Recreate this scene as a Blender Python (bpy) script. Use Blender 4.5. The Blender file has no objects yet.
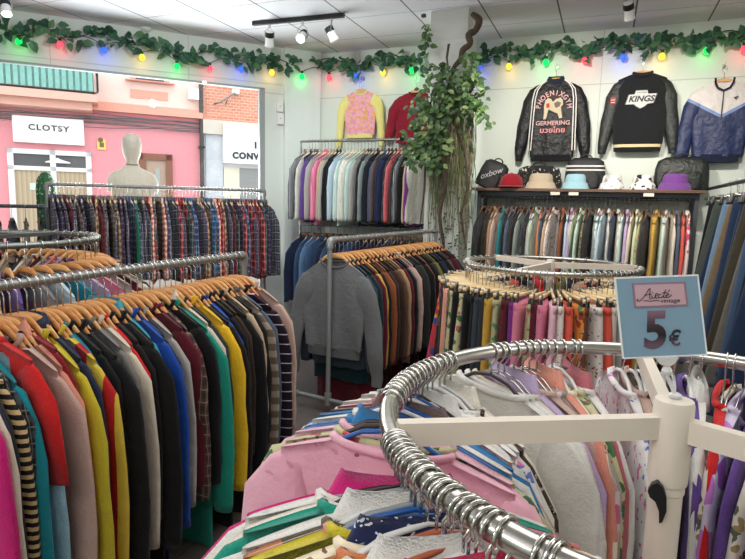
import bpy, math, random
import numpy as np
from mathutils import Vector, Matrix

random.seed(7)
S = bpy.context.scene
COL = S.collection
PI = math.pi

# ------------------------------------------------------------------ camera
CAM_H = 1.30
R = np.array([[0.92584325, -0.07155454, 0.37107171],
              [0.3771758, 0.11387963, -0.91911362],
              [0.02350924, 0.99091442, 0.13242333]])
FPX = 569.0
cam_d = bpy.data.cameras.new('camera'); cam = bpy.data.objects.new('camera', cam_d); COL.objects.link(cam)
cam_d.sensor_fit = 'HORIZONTAL'; cam_d.sensor_width = 36.0; cam_d.lens = FPX / 745 * 36
cam_d.clip_start = 0.02; cam_d.clip_end = 200
M4 = Matrix.Identity(4)
for i in range(3):
    for j in range(3): M4[i][j] = R[i][j]
M4[2][3] = CAM_H
cam.matrix_world = M4
S.camera = cam

# ------------------------------------------------------------------ world, lights, exposure
S.view_settings.view_transform = 'Standard'; S.view_settings.look = 'None'
S.view_settings.gamma = 1; S.view_settings.use_curve_mapping = False
S.view_settings.exposure = 0.0
S.cycles.use_denoising = True
S.cycles.max_bounces = 8; S.cycles.transparent_max_bounces = 12
W = bpy.data.worlds.new('world'); S.world = W; W.use_nodes = True
bg = W.node_tree.nodes['Background']; bg.inputs[0].default_value = (0.93, 0.97, 1.0, 1); bg.inputs[1].default_value = 2.5

def area_light(name, loc, target, sx, sy, power, col=(1, 1, 1)):
    l = bpy.data.lights.new(name, 'AREA'); l.shape = 'RECTANGLE'; l.size = sx; l.size_y = sy; l.energy = power; l.color = col
    o = bpy.data.objects.new(name, l); COL.objects.link(o); o.location = loc
    o.rotation_euler = (Vector(target) - Vector(loc)).to_track_quat('-Z', 'Y').to_euler(); return o
def spot_light(name, loc, target, power, ang=70, blend=0.8, col=(1, .93, .82), r=0.05):
    l = bpy.data.lights.new(name, 'SPOT'); l.energy = power; l.color = col; l.spot_size = math.radians(ang); l.spot_blend = blend; l.shadow_soft_size = r
    o = bpy.data.objects.new(name, l); COL.objects.link(o); o.location = loc
    o.rotation_euler = (Vector(target) - Vector(loc)).to_track_quat('-Z', 'Y').to_euler(); return o
def point_light(name, loc, power, col, r):
    l = bpy.data.lights.new(name, 'POINT'); l.energy = power; l.color = col; l.shadow_soft_size = r
    o = bpy.data.objects.new(name, l); COL.objects.link(o); o.location = loc; return o
area_light('ceiling_fill_light', (-0.6, 2.6, 2.86), (-0.6, 2.6, 0), 2.6, 2.2, 58, (1, .97, .93))  # unseen soft fill added under the ceiling, no light panel there
area_light('ceiling_fill_light', (-0.3, -0.9, 2.86), (-0.3, 0.5, 0), 1.8, 1.2, 42, (1, .96, .91))  # second unseen fill, added behind the camera for the front rack
area_light('window_daylight', (-4.45, 4.95, 1.25), (-1.4, 2.4, 2.6), 2.2, 1.5, 150, (.92, .96, 1.0))
point_light('room_fill_light', (-2.4, -0.9, 1.9), 62, (1, .98, .96), .25)  # bare point light added behind the camera to brighten room and ceiling
point_light('room_fill_light', (1.7, 1.2, 1.9), 16, (1, .94, .86), .25)  # weaker added fill on the right, without any lamp fixture
spot_light('track_or_fill_spot', (-0.55, 3.5, 2.74), (-0.35, 5.7, 1.6), 180, 70)
spot_light('track_or_fill_spot', (-1.9, 2.7, 2.66), (-4.3, 4.7, 1.9), 75, 95, col=(.95, 1, 1))  # extra spot added as fill to brighten the window wall
spot_light('track_or_fill_spot', (0.45, 3.6, 2.74), (0.75, 5.7, 1.6), 110, 70)
spot_light('track_or_fill_spot', (-2.1, 3.7, 2.70), (-2.2, 5.7, 1.7), 70, 80, col=(.93, 1, .97))

# ------------------------------------------------------------------ pixel helpers (plan measurements)
def ray(x, y): return R @ np.array([x - 372.5, -(y - 279.5), -FPX])
def on_z(px, py, z):
    d = ray(px, py); t = (z - CAM_H) / d[2]; return Vector((d[0] * t, d[1] * t, z))
def on_y(px, py, y):
    d = ray(px, py); t = y / d[1]; return Vector((d[0] * t, y, CAM_H + d[2] * t))
def on_pl(px, py, p0, n):
    d = Vector(ray(px, py)); o = Vector((0, 0, CAM_H)); t = (Vector(p0) - o).dot(n) / d.dot(n); return o + d * t
def C(r, g, b, a=1.0):
    f = lambda c: (c / 255 / 12.92) if c <= 10 else ((c / 255 + .055) / 1.055) ** 2.4
    return (f(r), f(g), f(b), a)

CEIL = 2.90; BACKY = 5.755
UD = Vector((0.6788, 0.7344, 0)); ND = Vector((-0.7344, 0.6788, 0)); THETA = math.atan2(.7344, .6788)
WP = Vector((-3.42, 5.28, 0))            # right end of the shop window, on the glass line
CORNER = WP + UD * 0.647
LEFT_END = WP - UD * 3.6

# ------------------------------------------------------------------ mesh builder
class MB:
    def __init__(s): s.v = []; s.f = []; s.m = []
    def add(s, vs, fs, mi=0):
        b = len(s.v); s.v += [tuple(v) for v in vs]; s.f += [tuple(i + b for i in f) for f in fs]; s.m += [mi] * len(fs)
    def box(s, lo, hi, mi=0, M=None):
        x0, y0, z0 = lo; x1, y1, z1 = hi
        vs = [Vector(p) for p in ((x0,y0,z0),(x1,y0,z0),(x1,y1,z0),(x0,y1,z0),(x0,y0,z1),(x1,y0,z1),(x1,y1,z1),(x0,y1,z1))]
        if M is not None: vs = [M @ v for v in vs]
        s.add(vs, [(0,3,2,1),(4,5,6,7),(0,1,5,4),(1,2,6,5),(2,3,7,6),(3,0,4,7)], mi)
    def rings(s, rs, cap=True, mi=0, closed=False):
        n = len(rs[0]); b = []
        vs = [p for r in rs for p in r]; fs = []
        K = len(rs)
        for k in range(K if closed else K - 1):
            a = k * n; c = ((k + 1) % K) * n
            for i in range(n):
                j = (i + 1) % n; fs.append((a + i, a + j, c + j, c + i))
        if cap and not closed:
            fs.append(tuple(range(n))[::-1]); fs.append(tuple(range((K - 1) * n, K * n)))
        s.add(vs, fs, mi)
    def tube(s, pts, r, n=8, cap=True, mi=0, closed=False, flat=1.0):
        pts = [Vector(p) for p in pts]; K = len(pts); rs = []
        rr = r if isinstance(r, (list, tuple)) else [r] * K
        nrm = None
        for k in range(K):
            if closed: t = pts[(k + 1) % K] - pts[k - 1]
            else: t = pts[min(k + 1, K - 1)] - pts[max(k - 1, 0)]
            t.normalize()
            if nrm is None:
                a = Vector((0, 0, 1)) if abs(t.z) < .9 else Vector((1, 0, 0))
                nrm = (a - t * a.dot(t)).normalized()
            else:
                nrm = (nrm - t * nrm.dot(t)).normalized()
            bi = t.cross(nrm)
            rs.append([pts[k] + (nrm * math.cos(2*PI*i/n) + bi * math.sin(2*PI*i/n) * flat) * rr[k] for i in range(n)])
        s.rings(rs, cap, mi, closed)
    def lathe(s, prof, n=20, c=(0,0,0), sx=1, sy=1, mi=0, cap=True, M=None):
        rs = []
        for r, z in prof:
            ring = [Vector((c[0] + r*sx*math.cos(2*PI*i/n), c[1] + r*sy*math.sin(2*PI*i/n), c[2] + z)) for i in range(n)]
            if M is not None: ring = [M @ p for p in ring]
            rs.append(ring)
        s.rings(rs, cap, mi)
    def poly(s, pts, d, mi=0, axis='y'):
        """extrude a flat outline given as (x, z) by thickness d towards -y, starting at y0"""
        n = len(pts); y0, y1 = d
        vs = [(p[0], y0, p[1]) for p in pts] + [(p[0], y1, p[1]) for p in pts]
        fs = [tuple(range(n)), tuple(range(2*n - 1, n - 1, -1))] + [(i, i + n, (i+1) % n + n, (i+1) % n) for i in range(n)]
        s.add(vs, fs, mi)
    def leaf(s, p, d, up, L, w, mi=0):
        p = Vector(p); d = Vector(d).normalized(); sd = d.cross(Vector(up)); 
        if sd.length < 1e-3: sd = d.cross(Vector((1, 0, 0.1)))
        sd.normalize(); nn = sd.cross(d)
        q = lambda a, b, c: p + d * (a * L) + sd * (b * w) + nn * (c * L)
        s.add([q(0,0,0), q(.3,.5,.07), q(.65,.42,.04), q(1,0,-.12), q(.65,-.42,.04), q(.3,-.5,.07), q(.45,0,-.02)],
              [(0,1,6),(1,2,6),(2,3,6),(3,4,6),(4,5,6),(5,0,6)], mi)
    def mesh(s, name, smooth=True):
        me = bpy.data.meshes.new(name); me.from_pydata([tuple(v) for v in s.v], [], s.f)
        for p, mi in zip(me.polygons, s.m): p.material_index = mi; p.use_smooth = smooth
        me.update(); return me
    def build(s, name, mats, parent=None, smooth=True, loc=None, auto=None):
        me = s.mesh(name, smooth)
        if not isinstance(mats, (list, tuple)): mats = [mats]
        for m in mats: me.materials.append(m)
        o = bpy.data.objects.new(name, me); COL.objects.link(o)
        if parent is not None: o.parent = parent
        if loc is not None: o.location = loc
        if smooth:
            try: me.set_sharp_from_angle(angle=math.radians(auto or 42))
            except Exception: pass
        return o

def tag(o, label=None, cat=None, group=None, kind=None):
    if label: o['label'] = label
    if cat: o['category'] = cat
    if group: o['group'] = group
    if kind: o['kind'] = kind
    return o
def thing(name, loc, label, cat, rz=0, group=None):
    o = bpy.data.objects.new(name, None); COL.objects.link(o); o.empty_display_size = .05
    o.location = loc; o.rotation_euler = (0, 0, rz); return tag(o, label, cat, group)
def struct(name, mb, mat, smooth=False, loc=None):
    o = mb.build(name, mat, None, smooth, loc); o['kind'] = 'structure'; return o
def inst(me, name, parent, mat):
    if len(me.materials) == 0: me.materials.append(None)
    o = bpy.data.objects.new(name, me); COL.objects.link(o); o.parent = parent
    o.material_slots[0].link = 'OBJECT'; o.material_slots[0].material = mat
    return o
def copy_tree(o, parent=None):
    c = o.copy(); COL.objects.link(c); c.parent = parent
    for ch in o.children: copy_tree(ch, c)
    return c

# ------------------------------------------------------------------ materials
class NT:
    def __init__(s, name):
        s.m = bpy.data.materials.new(name); s.m.use_nodes = True; s.t = s.m.node_tree; s.N = s.t.nodes; s.b = s.N['Principled BSDF']
    def n(s, ty, **k):
        o = s.N.new(ty)
        for a, v in k.items(): setattr(o, a, v)
        return o
    def l(s, a, b): s.t.links.new(a, b)
    def math(s, op, a, b=None, c=None):
        o = s.n('ShaderNodeMath', operation=op)
        for i, v in enumerate((a, b, c)):
            if v is None: continue
            if isinstance(v, (int, float)): o.inputs[i].default_value = v
            else: s.l(v, o.inputs[i])
        return o.outputs[0]
    def mix(s, f, a, b):
        o = s.n('ShaderNodeMix', data_type='RGBA')
        for i, v in ((0, f), (6, a), (7, b)):
            if isinstance(v, (int, float)): o.inputs[i].default_value = v
            elif isinstance(v, tuple): o.inputs[i].default_value = v
            else: s.l(v, o.inputs[i])
        return o.outputs[2]
    def coord(s):
        tc = s.n('ShaderNodeTexCoord'); sp = s.n('ShaderNodeSeparateXYZ'); s.l(tc.outputs['Object'], sp.inputs[0]); return tc.outputs['Object'], sp.outputs
    def noise(s, vec, sc, det=3, rough=.5):
        o = s.n('ShaderNodeTexNoise'); s.l(vec, o.inputs['Vector']); o.inputs['Scale'].default_value = sc; o.inputs['Detail'].default_value = det; o.inputs['Roughness'].default_value = rough
        return o.outputs[0]
    def bump(s, h, st=.3, dist=.01):
        o = s.n('ShaderNodeBump'); o.inputs['Strength'].default_value = st; o.inputs['Distance'].default_value = dist; s.l(h, o.inputs['Height']); s.l(o.outputs[0], s.b.inputs['Normal'])
    def fin(s, col, rough=.8, metal=0, sheen=0, spec=.5):
        if isinstance(col, tuple): s.b.inputs['Base Color'].default_value = col
        else: s.l(col, s.b.inputs['Base Color'])
        s.b.inputs['Roughness'].default_value = rough; s.b.inputs['Metallic'].default_value = metal
        s.b.inputs['Specular IOR Level'].default_value = spec
        if sheen: s.b.inputs['Sheen Weight'].default_value = sheen; s.b.inputs['Sheen Roughness'].default_value = .5
        return s.m
_mc = {}
def cached(f):
    def g(*a, **k):
        key = (f.__name__, a, tuple(sorted(k.items())))
        if key not in _mc: _mc[key] = f(*a, **k)
        return _mc[key]
    return g
def dk(c, k): return (c[0]*k, c[1]*k, c[2]*k, 1)
@cached
def plain(c, rough=.6, metal=0, spec=.5, name='paint'):
    t = NT(name); v, _ = t.coord(); n = t.noise(v, 9, 3)
    return t.fin(t.mix(n, dk(c, .93), dk(c, 1.05)), rough, metal, 0, spec)
@cached
def cloth(c, name='fabric'):
    t = NT(name); v, _ = t.coord(); n = t.noise(v, 26, 5, .6); n2 = t.noise(v, 420, 2)
    t.bump(t.math('ADD', t.math('MULTIPLY', n, 1.6), t.math('MULTIPLY', n2, .35)), .55, .012)
    return t.fin(t.mix(n2, dk(c, .82), dk(c, 1.15)), .88, 0, .15, .2)
@cached
def satin(c):
    t = NT('satin_fabric'); v, _ = t.coord(); n = t.noise(v, 14, 4, .6)
    t.bump(n, .7, .03); return t.fin(c, .42, 0, 0, .4)
@cached
def stripes(c1, c2, freq, duty=.5, axis=2):
    t = NT('striped_fabric'); v, s = t.coord(); f = t.math('FRACT', t.math('MULTIPLY', s[axis], freq)); g = t.math('GREATER_THAN', f, duty)
    n2 = t.noise(v, 26, 4); t.bump(n2, .5, .015)
    return t.fin(t.mix(g, c1, c2), .88, 0, .1, .2)
@cached
def plaid(c1, c2, c3, sc=18.):
    t = NT('plaid_fabric'); v, s = t.coord()
    wob = t.noise(v, 5, 2)
    x = t.math('ADD', s[0], t.math('MULTIPLY', s[1], 1.7)); x = t.math('ADD', x, t.math('MULTIPLY', wob, .07))
    z = t.math('ADD', s[2], t.math('MULTIPLY', wob, .07))
    fx = t.math('FRACT', t.math('MULTIPLY', x, sc)); fz = t.math('FRACT', t.math('MULTIPLY', z, sc))
    sx = t.math('GREATER_THAN', fx, .55); sz = t.math('GREATER_THAN', fz, .55)
    w = t.math('MULTIPLY', t.math('ADD', sx, sz), .5)
    lx = t.math('LESS_THAN', t.math('ABSOLUTE', t.math('SUBTRACT', fx, .25)), .045); lz = t.math('LESS_THAN', t.math('ABSOLUTE', t.math('SUBTRACT', fz, .25)), .045)
    ll = t.math('MULTIPLY', t.math('MAXIMUM', lx, lz), .42)
    t.bump(t.noise(v, 24, 4), .5, .015)
    return t.fin(t.mix(ll, t.mix(w, c1, c2), c3), .9, 0, .1, .2)
@cached
def floral(base, a, b, sc=26., amt=.42):
    t = NT('printed_fabric'); v, s = t.coord()
    wn = t.n('ShaderNodeTexNoise'); t.l(v, wn.inputs['Vector']); wn.inputs['Scale'].default_value = sc*.9; wn.inputs['Detail'].default_value = 2
    mixv = t.n('ShaderNodeVectorMath', operation='MULTIPLY_ADD'); t.l(wn.outputs['Color'], mixv.inputs[0]); mixv.inputs[1].default_value = (.06, .06, .06); t.l(v, mixv.inputs[2])
    vo = t.n('ShaderNodeTexVoronoi'); t.l(mixv.outputs[0], vo.inputs['Vector']); vo.inputs['Scale'].default_value = sc
    sp = t.n('ShaderNodeSeparateColor'); t.l(vo.outputs['Color'], sp.inputs[0])
    m = t.math('MULTIPLY', t.math('LESS_THAN', vo.outputs['Distance'], amt), t.math('GREATER_THAN', sp.outputs[0], .38))
    ab = t.mix(t.math('GREATER_THAN', sp.outputs[1], .5), a, b)
    t.bump(t.noise(v, 22, 4), .5, .015)
    return t.fin(t.mix(m, base, ab), .85, 0, .1, .25)
@cached
def denim(c):
    t = NT('denim'); v, s = t.coord(); n = t.noise(v, 7, 4, .7); n2 = t.noise(v, 300, 2)
    t.bump(t.math('ADD', n, t.math('MULTIPLY', n2, .3)), .5, .015)
    return t.fin(t.mix(n2, t.mix(n, dk(c, .6), dk(c, 1.25)), dk(c, 1.2)), .92, 0, .1, .2)
@cached
def wood(c1, c2, sc=40.):
    t = NT('wood'); v, s = t.coord(); w = t.n('ShaderNodeTexWave', wave_type='BANDS', bands_direction='Z'); t.l(v, w.inputs['Vector']); w.inputs['Scale'].default_value = sc
    w.inputs['Distortion'].default_value = 8; w.inputs['Detail'].default_value = 3
    return t.fin(t.mix(w.outputs['Fac'], c1, c2), .45)
@cached
def metal(c, rough=.3, bumpy=0):
    t = NT('metal'); v, s = t.coord(); n = t.noise(v, 40, 4, .6)
    if bumpy: t.bump(n, bumpy, .004)
    o = t.fin(t.mix(n, dk(c, .8), dk(c, 1.05)), rough, 1.0); return o
def emis(c, st, name='lamp_glow'):
    t = NT(name); t.b.inputs['Emission Color'].default_value = c; t.b.inputs['Emission Strength'].default_value = st
    return t.fin(c, .4)
def glassmat():
    m = bpy.data.materials.new('window_glass'); m.use_nodes = True; t = m.node_tree; t.nodes.clear()
    o = t.nodes.new('ShaderNodeOutputMaterial'); a = t.nodes.new('ShaderNodeBsdfTransparent'); b = t.nodes.new('ShaderNodeBsdfGlossy'); b.inputs['Roughness'].default_value = .02
    f = t.nodes.new('ShaderNodeFresnel'); f.inputs[0].default_value = 1.13; mx = t.nodes.new('ShaderNodeMixShader')
    a.inputs[0].default_value = (.97, .985, .98, 1)
    t.links.new(f.outputs[0], mx.inputs[0]); t.links.new(a.outputs[0], mx.inputs[1]); t.links.new(b.outputs[0], mx.inputs[2]); t.links.new(mx.outputs[0], o.inputs[0]); return m

WHITE = plain(C(228, 228, 224), .45, name='white_paint')
GALV = metal(C(150, 152, 152), .42, .3); CHROME = metal(C(215, 213, 208), .16); BLACK = plain(C(24, 24, 26), .5, name='black_paint')
CREAM = plain(C(232, 222, 208), .38, name='cream_enamel')

# ------------------------------------------------------------------ STRUCTURE
def wall_mat(name, c, seam_z, seams=None):
    t = NT(name); v, s = t.coord(); n = t.noise(v, 3, 3)
    col = t.mix(n, dk(c, .97), dk(c, 1.02))
    # panel joints: thin shadow-gap strips in the cladding
    g = t.math('LESS_THAN', t.math('ABSOLUTE', t.math('SUBTRACT', s[2], seam_z)), .004)
    gx = t.math('LESS_THAN', t.math('FRACT', t.math('DIVIDE', t.math('ADD', s[0], 10.35), 1.2)), .005)
    col = t.mix(t.math('MULTIPLY', t.math('MAXIMUM', g, gx), .45), col, C(120, 124, 120))
    t.bump(t.noise(v, 60, 3), .08, .004)
    return t.fin(col, .55)
seam = on_y(600, 84, BACKY).z
wallm = wall_mat('wall_paint', C(214, 222, 214), seam)
def wall_box(name, a, b, z0, z1, th=.12, mat=None, out=None):
    a = Vector((a[0], a[1], 0)); b = Vector((b[0], b[1], 0)); d = b - a; L = d.length; th_ = math.atan2(d.y, d.x)
    m = MB(); m.box((0, 0, z0), (L, th, z1)); o = struct(name, m, mat or wallm, False, a); o.rotation_euler = (0, 0, th_); return o
# interior is on the -y side of each wall's local frame (thickness goes outwards)
wall_box('wall_back', (CORNER.x, BACKY), (2.3, BACKY), 0, CEIL)
wall_box('wall_right', (2.3, BACKY + .12), (2.3, -2.2), 0, CEIL)
wall_box('wall_rear', (2.3, -2.2), (-5.86, -2.2), 0, CEIL)
wall_box('wall_left', (LEFT_END.x, -2.3), (LEFT_END.x, LEFT_END.y + .05), 0, CEIL)
HEAD = 2.475
def glass_seg(name, t0, t1, z0, z1, y0=0, y1=.12, mat=None):
    m = MB(); m.box((t0, y0, z0), (t1, y1, z1)); o = struct(name, m, mat or wallm, False, WP); o.rotation_euler = (0, 0, THETA); return o
glass_seg('wall_front', -3.6, .66, HEAD, CEIL)
glass_seg('wall_front', 0.02, .66, 0, HEAD)
glass_seg('wall_front', -3.6, .02, 0, .25)
glass_seg('wall_front', -3.6, -2.55, .25, HEAD)
glass_seg('trim_1', .22, .62, 0, CEIL - .001, -.05, -.001, plain(C(222, 230, 224), .5, name='pilaster_paint'))
# window frame and pane
m = MB(); fz0, fz1 = .25, HEAD
for a, b, c, d in ((-2.55, -2.49, fz0, fz1), (-.035, .02, fz0, fz1), (-2.55, .02, fz1 - .018, fz1), (-2.55, .02, fz0, fz0 + .06)): m.box((a, .0, c), (b, .07, d))
wf = struct('window_1', m, plain(C(150, 158, 158), .5, name='window_frame_paint'), False, WP); wf.rotation_euler = (0, 0, THETA)
m = MB(); m.box((-2.49, .03, fz0 + .06), (-.035, .036, fz1 - .018)); m.build('pane', glassmat(), wf, False)
# header drip line trim
glass_seg('trim_2', -3.6, .22, HEAD + .045, HEAD + .052, -.004, .001, plain(C(190, 198, 196), .5, name='header_trim_paint'))

# ceiling
t = NT('ceiling_tiles'); v, s = t.coord(); SP = .578
fx = t.math('FRACT', t.math('DIVIDE', t.math('ADD', s[0], 20*SP - .109 + .005), SP)); fy = t.math('FRACT', t.math('DIVIDE', t.math('ADD', s[1], 20*SP - 4.76 + .004), SP))
g = t.math('MAXIMUM', t.math('LESS_THAN', fx, .022), t.math('MULTIPLY', t.math('LESS_THAN', fy, .016), .7))
n = t.noise(v, 160, 3, .7); cm = t.mix(n, C(216, 216, 220), C(232, 232, 234)); t.bump(n, .25, .004)
cmat = t.fin(t.mix(g, cm, C(104, 102, 100)), .9)
m = MB(); m.box((-5.9, -2.3, CEIL), (2.45, BACKY + .15, CEIL + .08)); struct('ceiling', m, cmat)
t = NT('floor_tiles'); v, s = t.coord(); fx = t.math('FRACT', t.math('MULTIPLY', s[0], 2.2)); fy = t.math('FRACT', t.math('MULTIPLY', s[1], 2.2))
g = t.math('MAXIMUM', t.math('LESS_THAN', fx, .012), t.math('LESS_THAN', fy, .012)); n = t.noise(v, 6, 5, .6)
fmat = t.fin(t.mix(g, t.mix(n, C(78, 71, 67), C(108, 100, 94)), C(68, 63, 60)), .35)
m = MB(); m.box((-5.9, -2.3, -.08), (2.45, BACKY + .15, 0)); struct('floor', m, fmat)
m = MB(); m.box((-3.02, BACKY - .015, 0), (2.3, BACKY, .09)); struct('baseboard_back', m, plain(C(200, 198, 192), .5))
# column
cA = on_z(432, 12, CEIL); cB = on_z(468, 6, CEIL); CX0, CX1, CY = cA.x, cB.x, 4.80
m = MB(); m.box((CX0, CY, 0), (CX1, CY + .34, CEIL)); struct('wall_column', m, plain(C(216, 218, 212), .5, name='column_paint'))

# ------------------------------------------------------------------ GARMENT MESHES
def sg(x, p): return math.copysign(abs(x) ** p, x)
def shoulder(ax, w=.205, neck=.10, slope=.092): return -slope * (max(0, ax - neck * .5) / (w - neck * .5)) ** 1.15
def body_mesh(w=.205, L=.68, d=.016, neck=.085, wc=.225, wh=.215, fold=.008, seed=0, slope=.092, front_dip=.05, M=28, flat=False):
    rnd = random.Random(seed); k1 = rnd.uniform(22, 34); k2 = rnd.uniform(45, 70); p1 = rnd.uniform(0, 6); p2 = rnd.uniform(0, 6); tw = rnd.uniform(-2, 2)
    mb = MB(); ts = [0, .03, .07, .13, .22, .33, .45, .58, .7, .82, .92, .97, 1]
    rs = []
    for t in ts:
        ww = w + (wc - w) * min(1, t / .25) if t < .25 else wc + (wh - wc) * ((t - .25) / .75)
        dd = .011 + (d - .011) * min(1, t / .18)
        ring = []
        for i in range(M):
            a = 2 * PI * i / M + PI / M; ca = math.cos(a); sa = math.sin(a)
            x0 = w * sg(ca, .75); x = ww * sg(ca, .75)
            ax = abs(x0)
            zt = -slope * (max(0, ax - neck * .5) / (w - neck * .5)) ** 1.15
            if ax < neck: zt -= (front_dip if sa < 0 else .012) * math.sqrt(max(0, 1 - (ax / neck) ** 2))
            z = zt + (-L + .006 * math.sin(k2 * x0 + p2) - zt) * t
            y = dd * sg(sa, .5 if flat else .7)
            am = fold * min(1, t * 1.4)
            y += am * math.sin(k1 * x + p1 + tw * t * 2) + am * .4 * math.sin(k2 * x + p2 - tw * t)
            ring.append((x, y, z))
        rs.append(ring)
    mb.rings(rs, cap=False)
    for i in range(M // 2 - 1):          # shoulder seams close the top outside the neck opening
        j = i + 1; a, b = i, j; c, e = M - 1 - j, M - 1 - i
        xm = abs(rs[0][i][0] + rs[0][j][0]) / 2
        if xm > neck: mb.f.append((a, b, c, e)); mb.m.append(0)
    return mb
SLV = [(.145, -.165, .086), (.182, -.175, .080), (.212, -.21, .070), (.230, -.28, .062), (.240, -.38, .056), (.247, -.49, .051), (.252, -.60, .045), (.255, -.665, .038), (.255, -.695, .034)]
def sleeve_mesh(side=1, path=None, ry=.017, seed=0, n=12, wob=.004):
    rnd = random.Random(seed); pts = path or SLV; mb = MB(); rs = []; K = len(pts); ph = rnd.uniform(0, 6)
    for k, (x, z, r) in enumerate(pts):
        a = pts[max(0, k - 1)]; b = pts[min(K - 1, k + 1)]; tx, tz = b[0] - a[0], b[1] - a[1]; l = math.hypot(tx, tz); tx /= l; tz /= l
        nx, nz = -tz, tx; yy = wob * math.sin(k * 1.3 + ph) * 1.5 * k / K
        ry_ = ry * (.75 if k == 0 else 1) * (1 + .15 * math.sin(k * 2.1 + ph))
        rr = r * (1 + .06 * math.sin(k * 2.7 + ph))
        rs.append([((x + nx * rr * math.cos(2*PI*i/n)) * side, yy + ry_ * math.sin(2*PI*i/n) * side, z + nz * rr * math.cos(2*PI*i/n)) for i in range(n)])
    mb.rings(rs, cap=True); return mb
def collar_mesh(neck=.07, h=.035, dip=.045):
    """ribbed neckband following the neck opening"""
    mb = MB(); n = 18; pts = []
    for i in range(n):
        a = 2 * PI * i / n; x = neck * math.cos(a); sa = math.sin(a)
        pts.append(Vector((x, sa * .014, -(dip if sa < 0 else .012) * abs(sa) ** .9 - .008)))
    mb.tube(pts, h * .22, 6, closed=True); return mb
def fold_collar(neck=.07, h=.045):
    mb = MB(); n = 16; rs = [[], [], []]
    for i in range(n + 1):
        a = PI * 1.5 - 2 * PI * (i / n) ; x = neck * math.sin(2*PI*i/n); c = math.cos(2*PI*i/n)
        y = -.016 * c; zb = -.03 * max(0, c) - .005
        rs[0].append((x, y, zb)); rs[1].append((x * .96, y * 1.05, zb + h * .62)); rs[2].append((x * 1.25, y * 1.5 , zb - h * .25))
    vs = rs[0] + rs[1] + rs[2]; fs = []
    for k in (0, 1):
        for i in range(n): fs.append((k*(n+1)+i, k*(n+1)+i+1, (k+1)*(n+1)+i+1, (k+1)*(n+1)+i))
    mb.add(vs, fs); return mb
def cut(path, f): return path[:f]
BODY = {}; SLEEVE = {}
for k in range(4):
    BODY['sweater', k] = body_mesh(.205, .69 + .035 * k, .017, .11, .225, .20, .008, k).mesh('body')
    BODY['shirt', k] = body_mesh(.205, .68 + .02 * k, .013, .085, .225, .225, .009, 10 + k).mesh('body')
    BODY['blouse', k] = body_mesh(.20, .62 + .03 * k, .013, .08, .215, .24, .011, 20 + k, slope=.048).mesh('body')
    BODY['dress', k] = body_mesh(.20, .86 + .03 * k, .014, .08, .215, .27, .014, 25 + k, slope=.048).mesh('body')
    BODY['long', k] = body_mesh(.205, .92 + .03 * k, .017, .10, .225, .22, .012, 30 + k).mesh('body')
    for s in (1, -1):
        P = SLV
        SLEEVE['sweater', k, s] = sleeve_mesh(s, P, .018, 40 + k).mesh('sleeve')
        SLEEVE['shirt', k, s] = sleeve_mesh(s, [(x, z, r * .92) for x, z, r in P], .015, 50 + k).mesh('sleeve')
        SLEEVE['blouse', k, s] = sleeve_mesh(s, [(x, z + .046, r * .97) for x, z, r in P[:6 - (k % 2)]], .014, 60 + k).mesh('sleeve'); SLEEVE['dress', k, s] = SLEEVE['blouse', k, s]
        SLEEVE['long', k, s] = sleeve_mesh(s, P, .018, 70 + k).mesh('sleeve')
NECKBAND = collar_mesh(.10, .035, .05).mesh('neckband'); COLLAR = fold_collar(.075, .05).mesh('collar')
# drag-down panel for trousers and skirts (waist on top, hung flat)
def panel_mesh(w0, w1, L, d=.016, fold=.008, seed=0, M=20, split=False):
    rnd = random.Random(seed); k1 = rnd.uniform(18, 30); p1 = rnd.uniform(0, 6); mb = MB(); rs = []
    for t in (0, .03, .06, .15, .3, .45, .6, .75, .9, .97, 1):
        ww = w0 + (w1 - w0) * t ** .9; ring = []
        for i in range(M):
            a = 2 * PI * i / M + PI / M; x = ww * sg(math.cos(a), .7); y = d * (.45 if t == 0 else 1) * sg(math.sin(a), .6)
            y += fold * min(1, .2 + t) * math.sin(k1 * x / ww * w1 + p1)
            if split and t > .35: y *= 1 - .6 * math.exp(-(x / .012) ** 2)
            ring.append((x, y, -L * t))
        rs.append(ring)
    mb.rings(rs, cap=True); return mb
PANEL = {}
for k in range(4):
    PANEL['skirt', k] = panel_mesh(.145, .19 + .02 * k, .50 + .06 * k, .014, .012, 80 + k).mesh('skirt_panel')
    PANEL['trouser', k] = panel_mesh(.15, .175, .70 + .05 * k, .016, .006, 90 + k, split=True).mesh('trouser_panel')
    PANEL['jeans', k] = panel_mesh(.12, .20 + .025 * k, .86 + .03 * k, .022, .007, 95 + k, split=True).mesh('jeans_panel')
wb = MB(); wb.rings([[(.153*sg(math.cos(2*PI*i/16), .7), .0155*sg(math.sin(2*PI*i/16), .6), z) for i in range(16)] for z in (.004, -.032)], cap=True); WAIST = wb.mesh('waistband')

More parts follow.
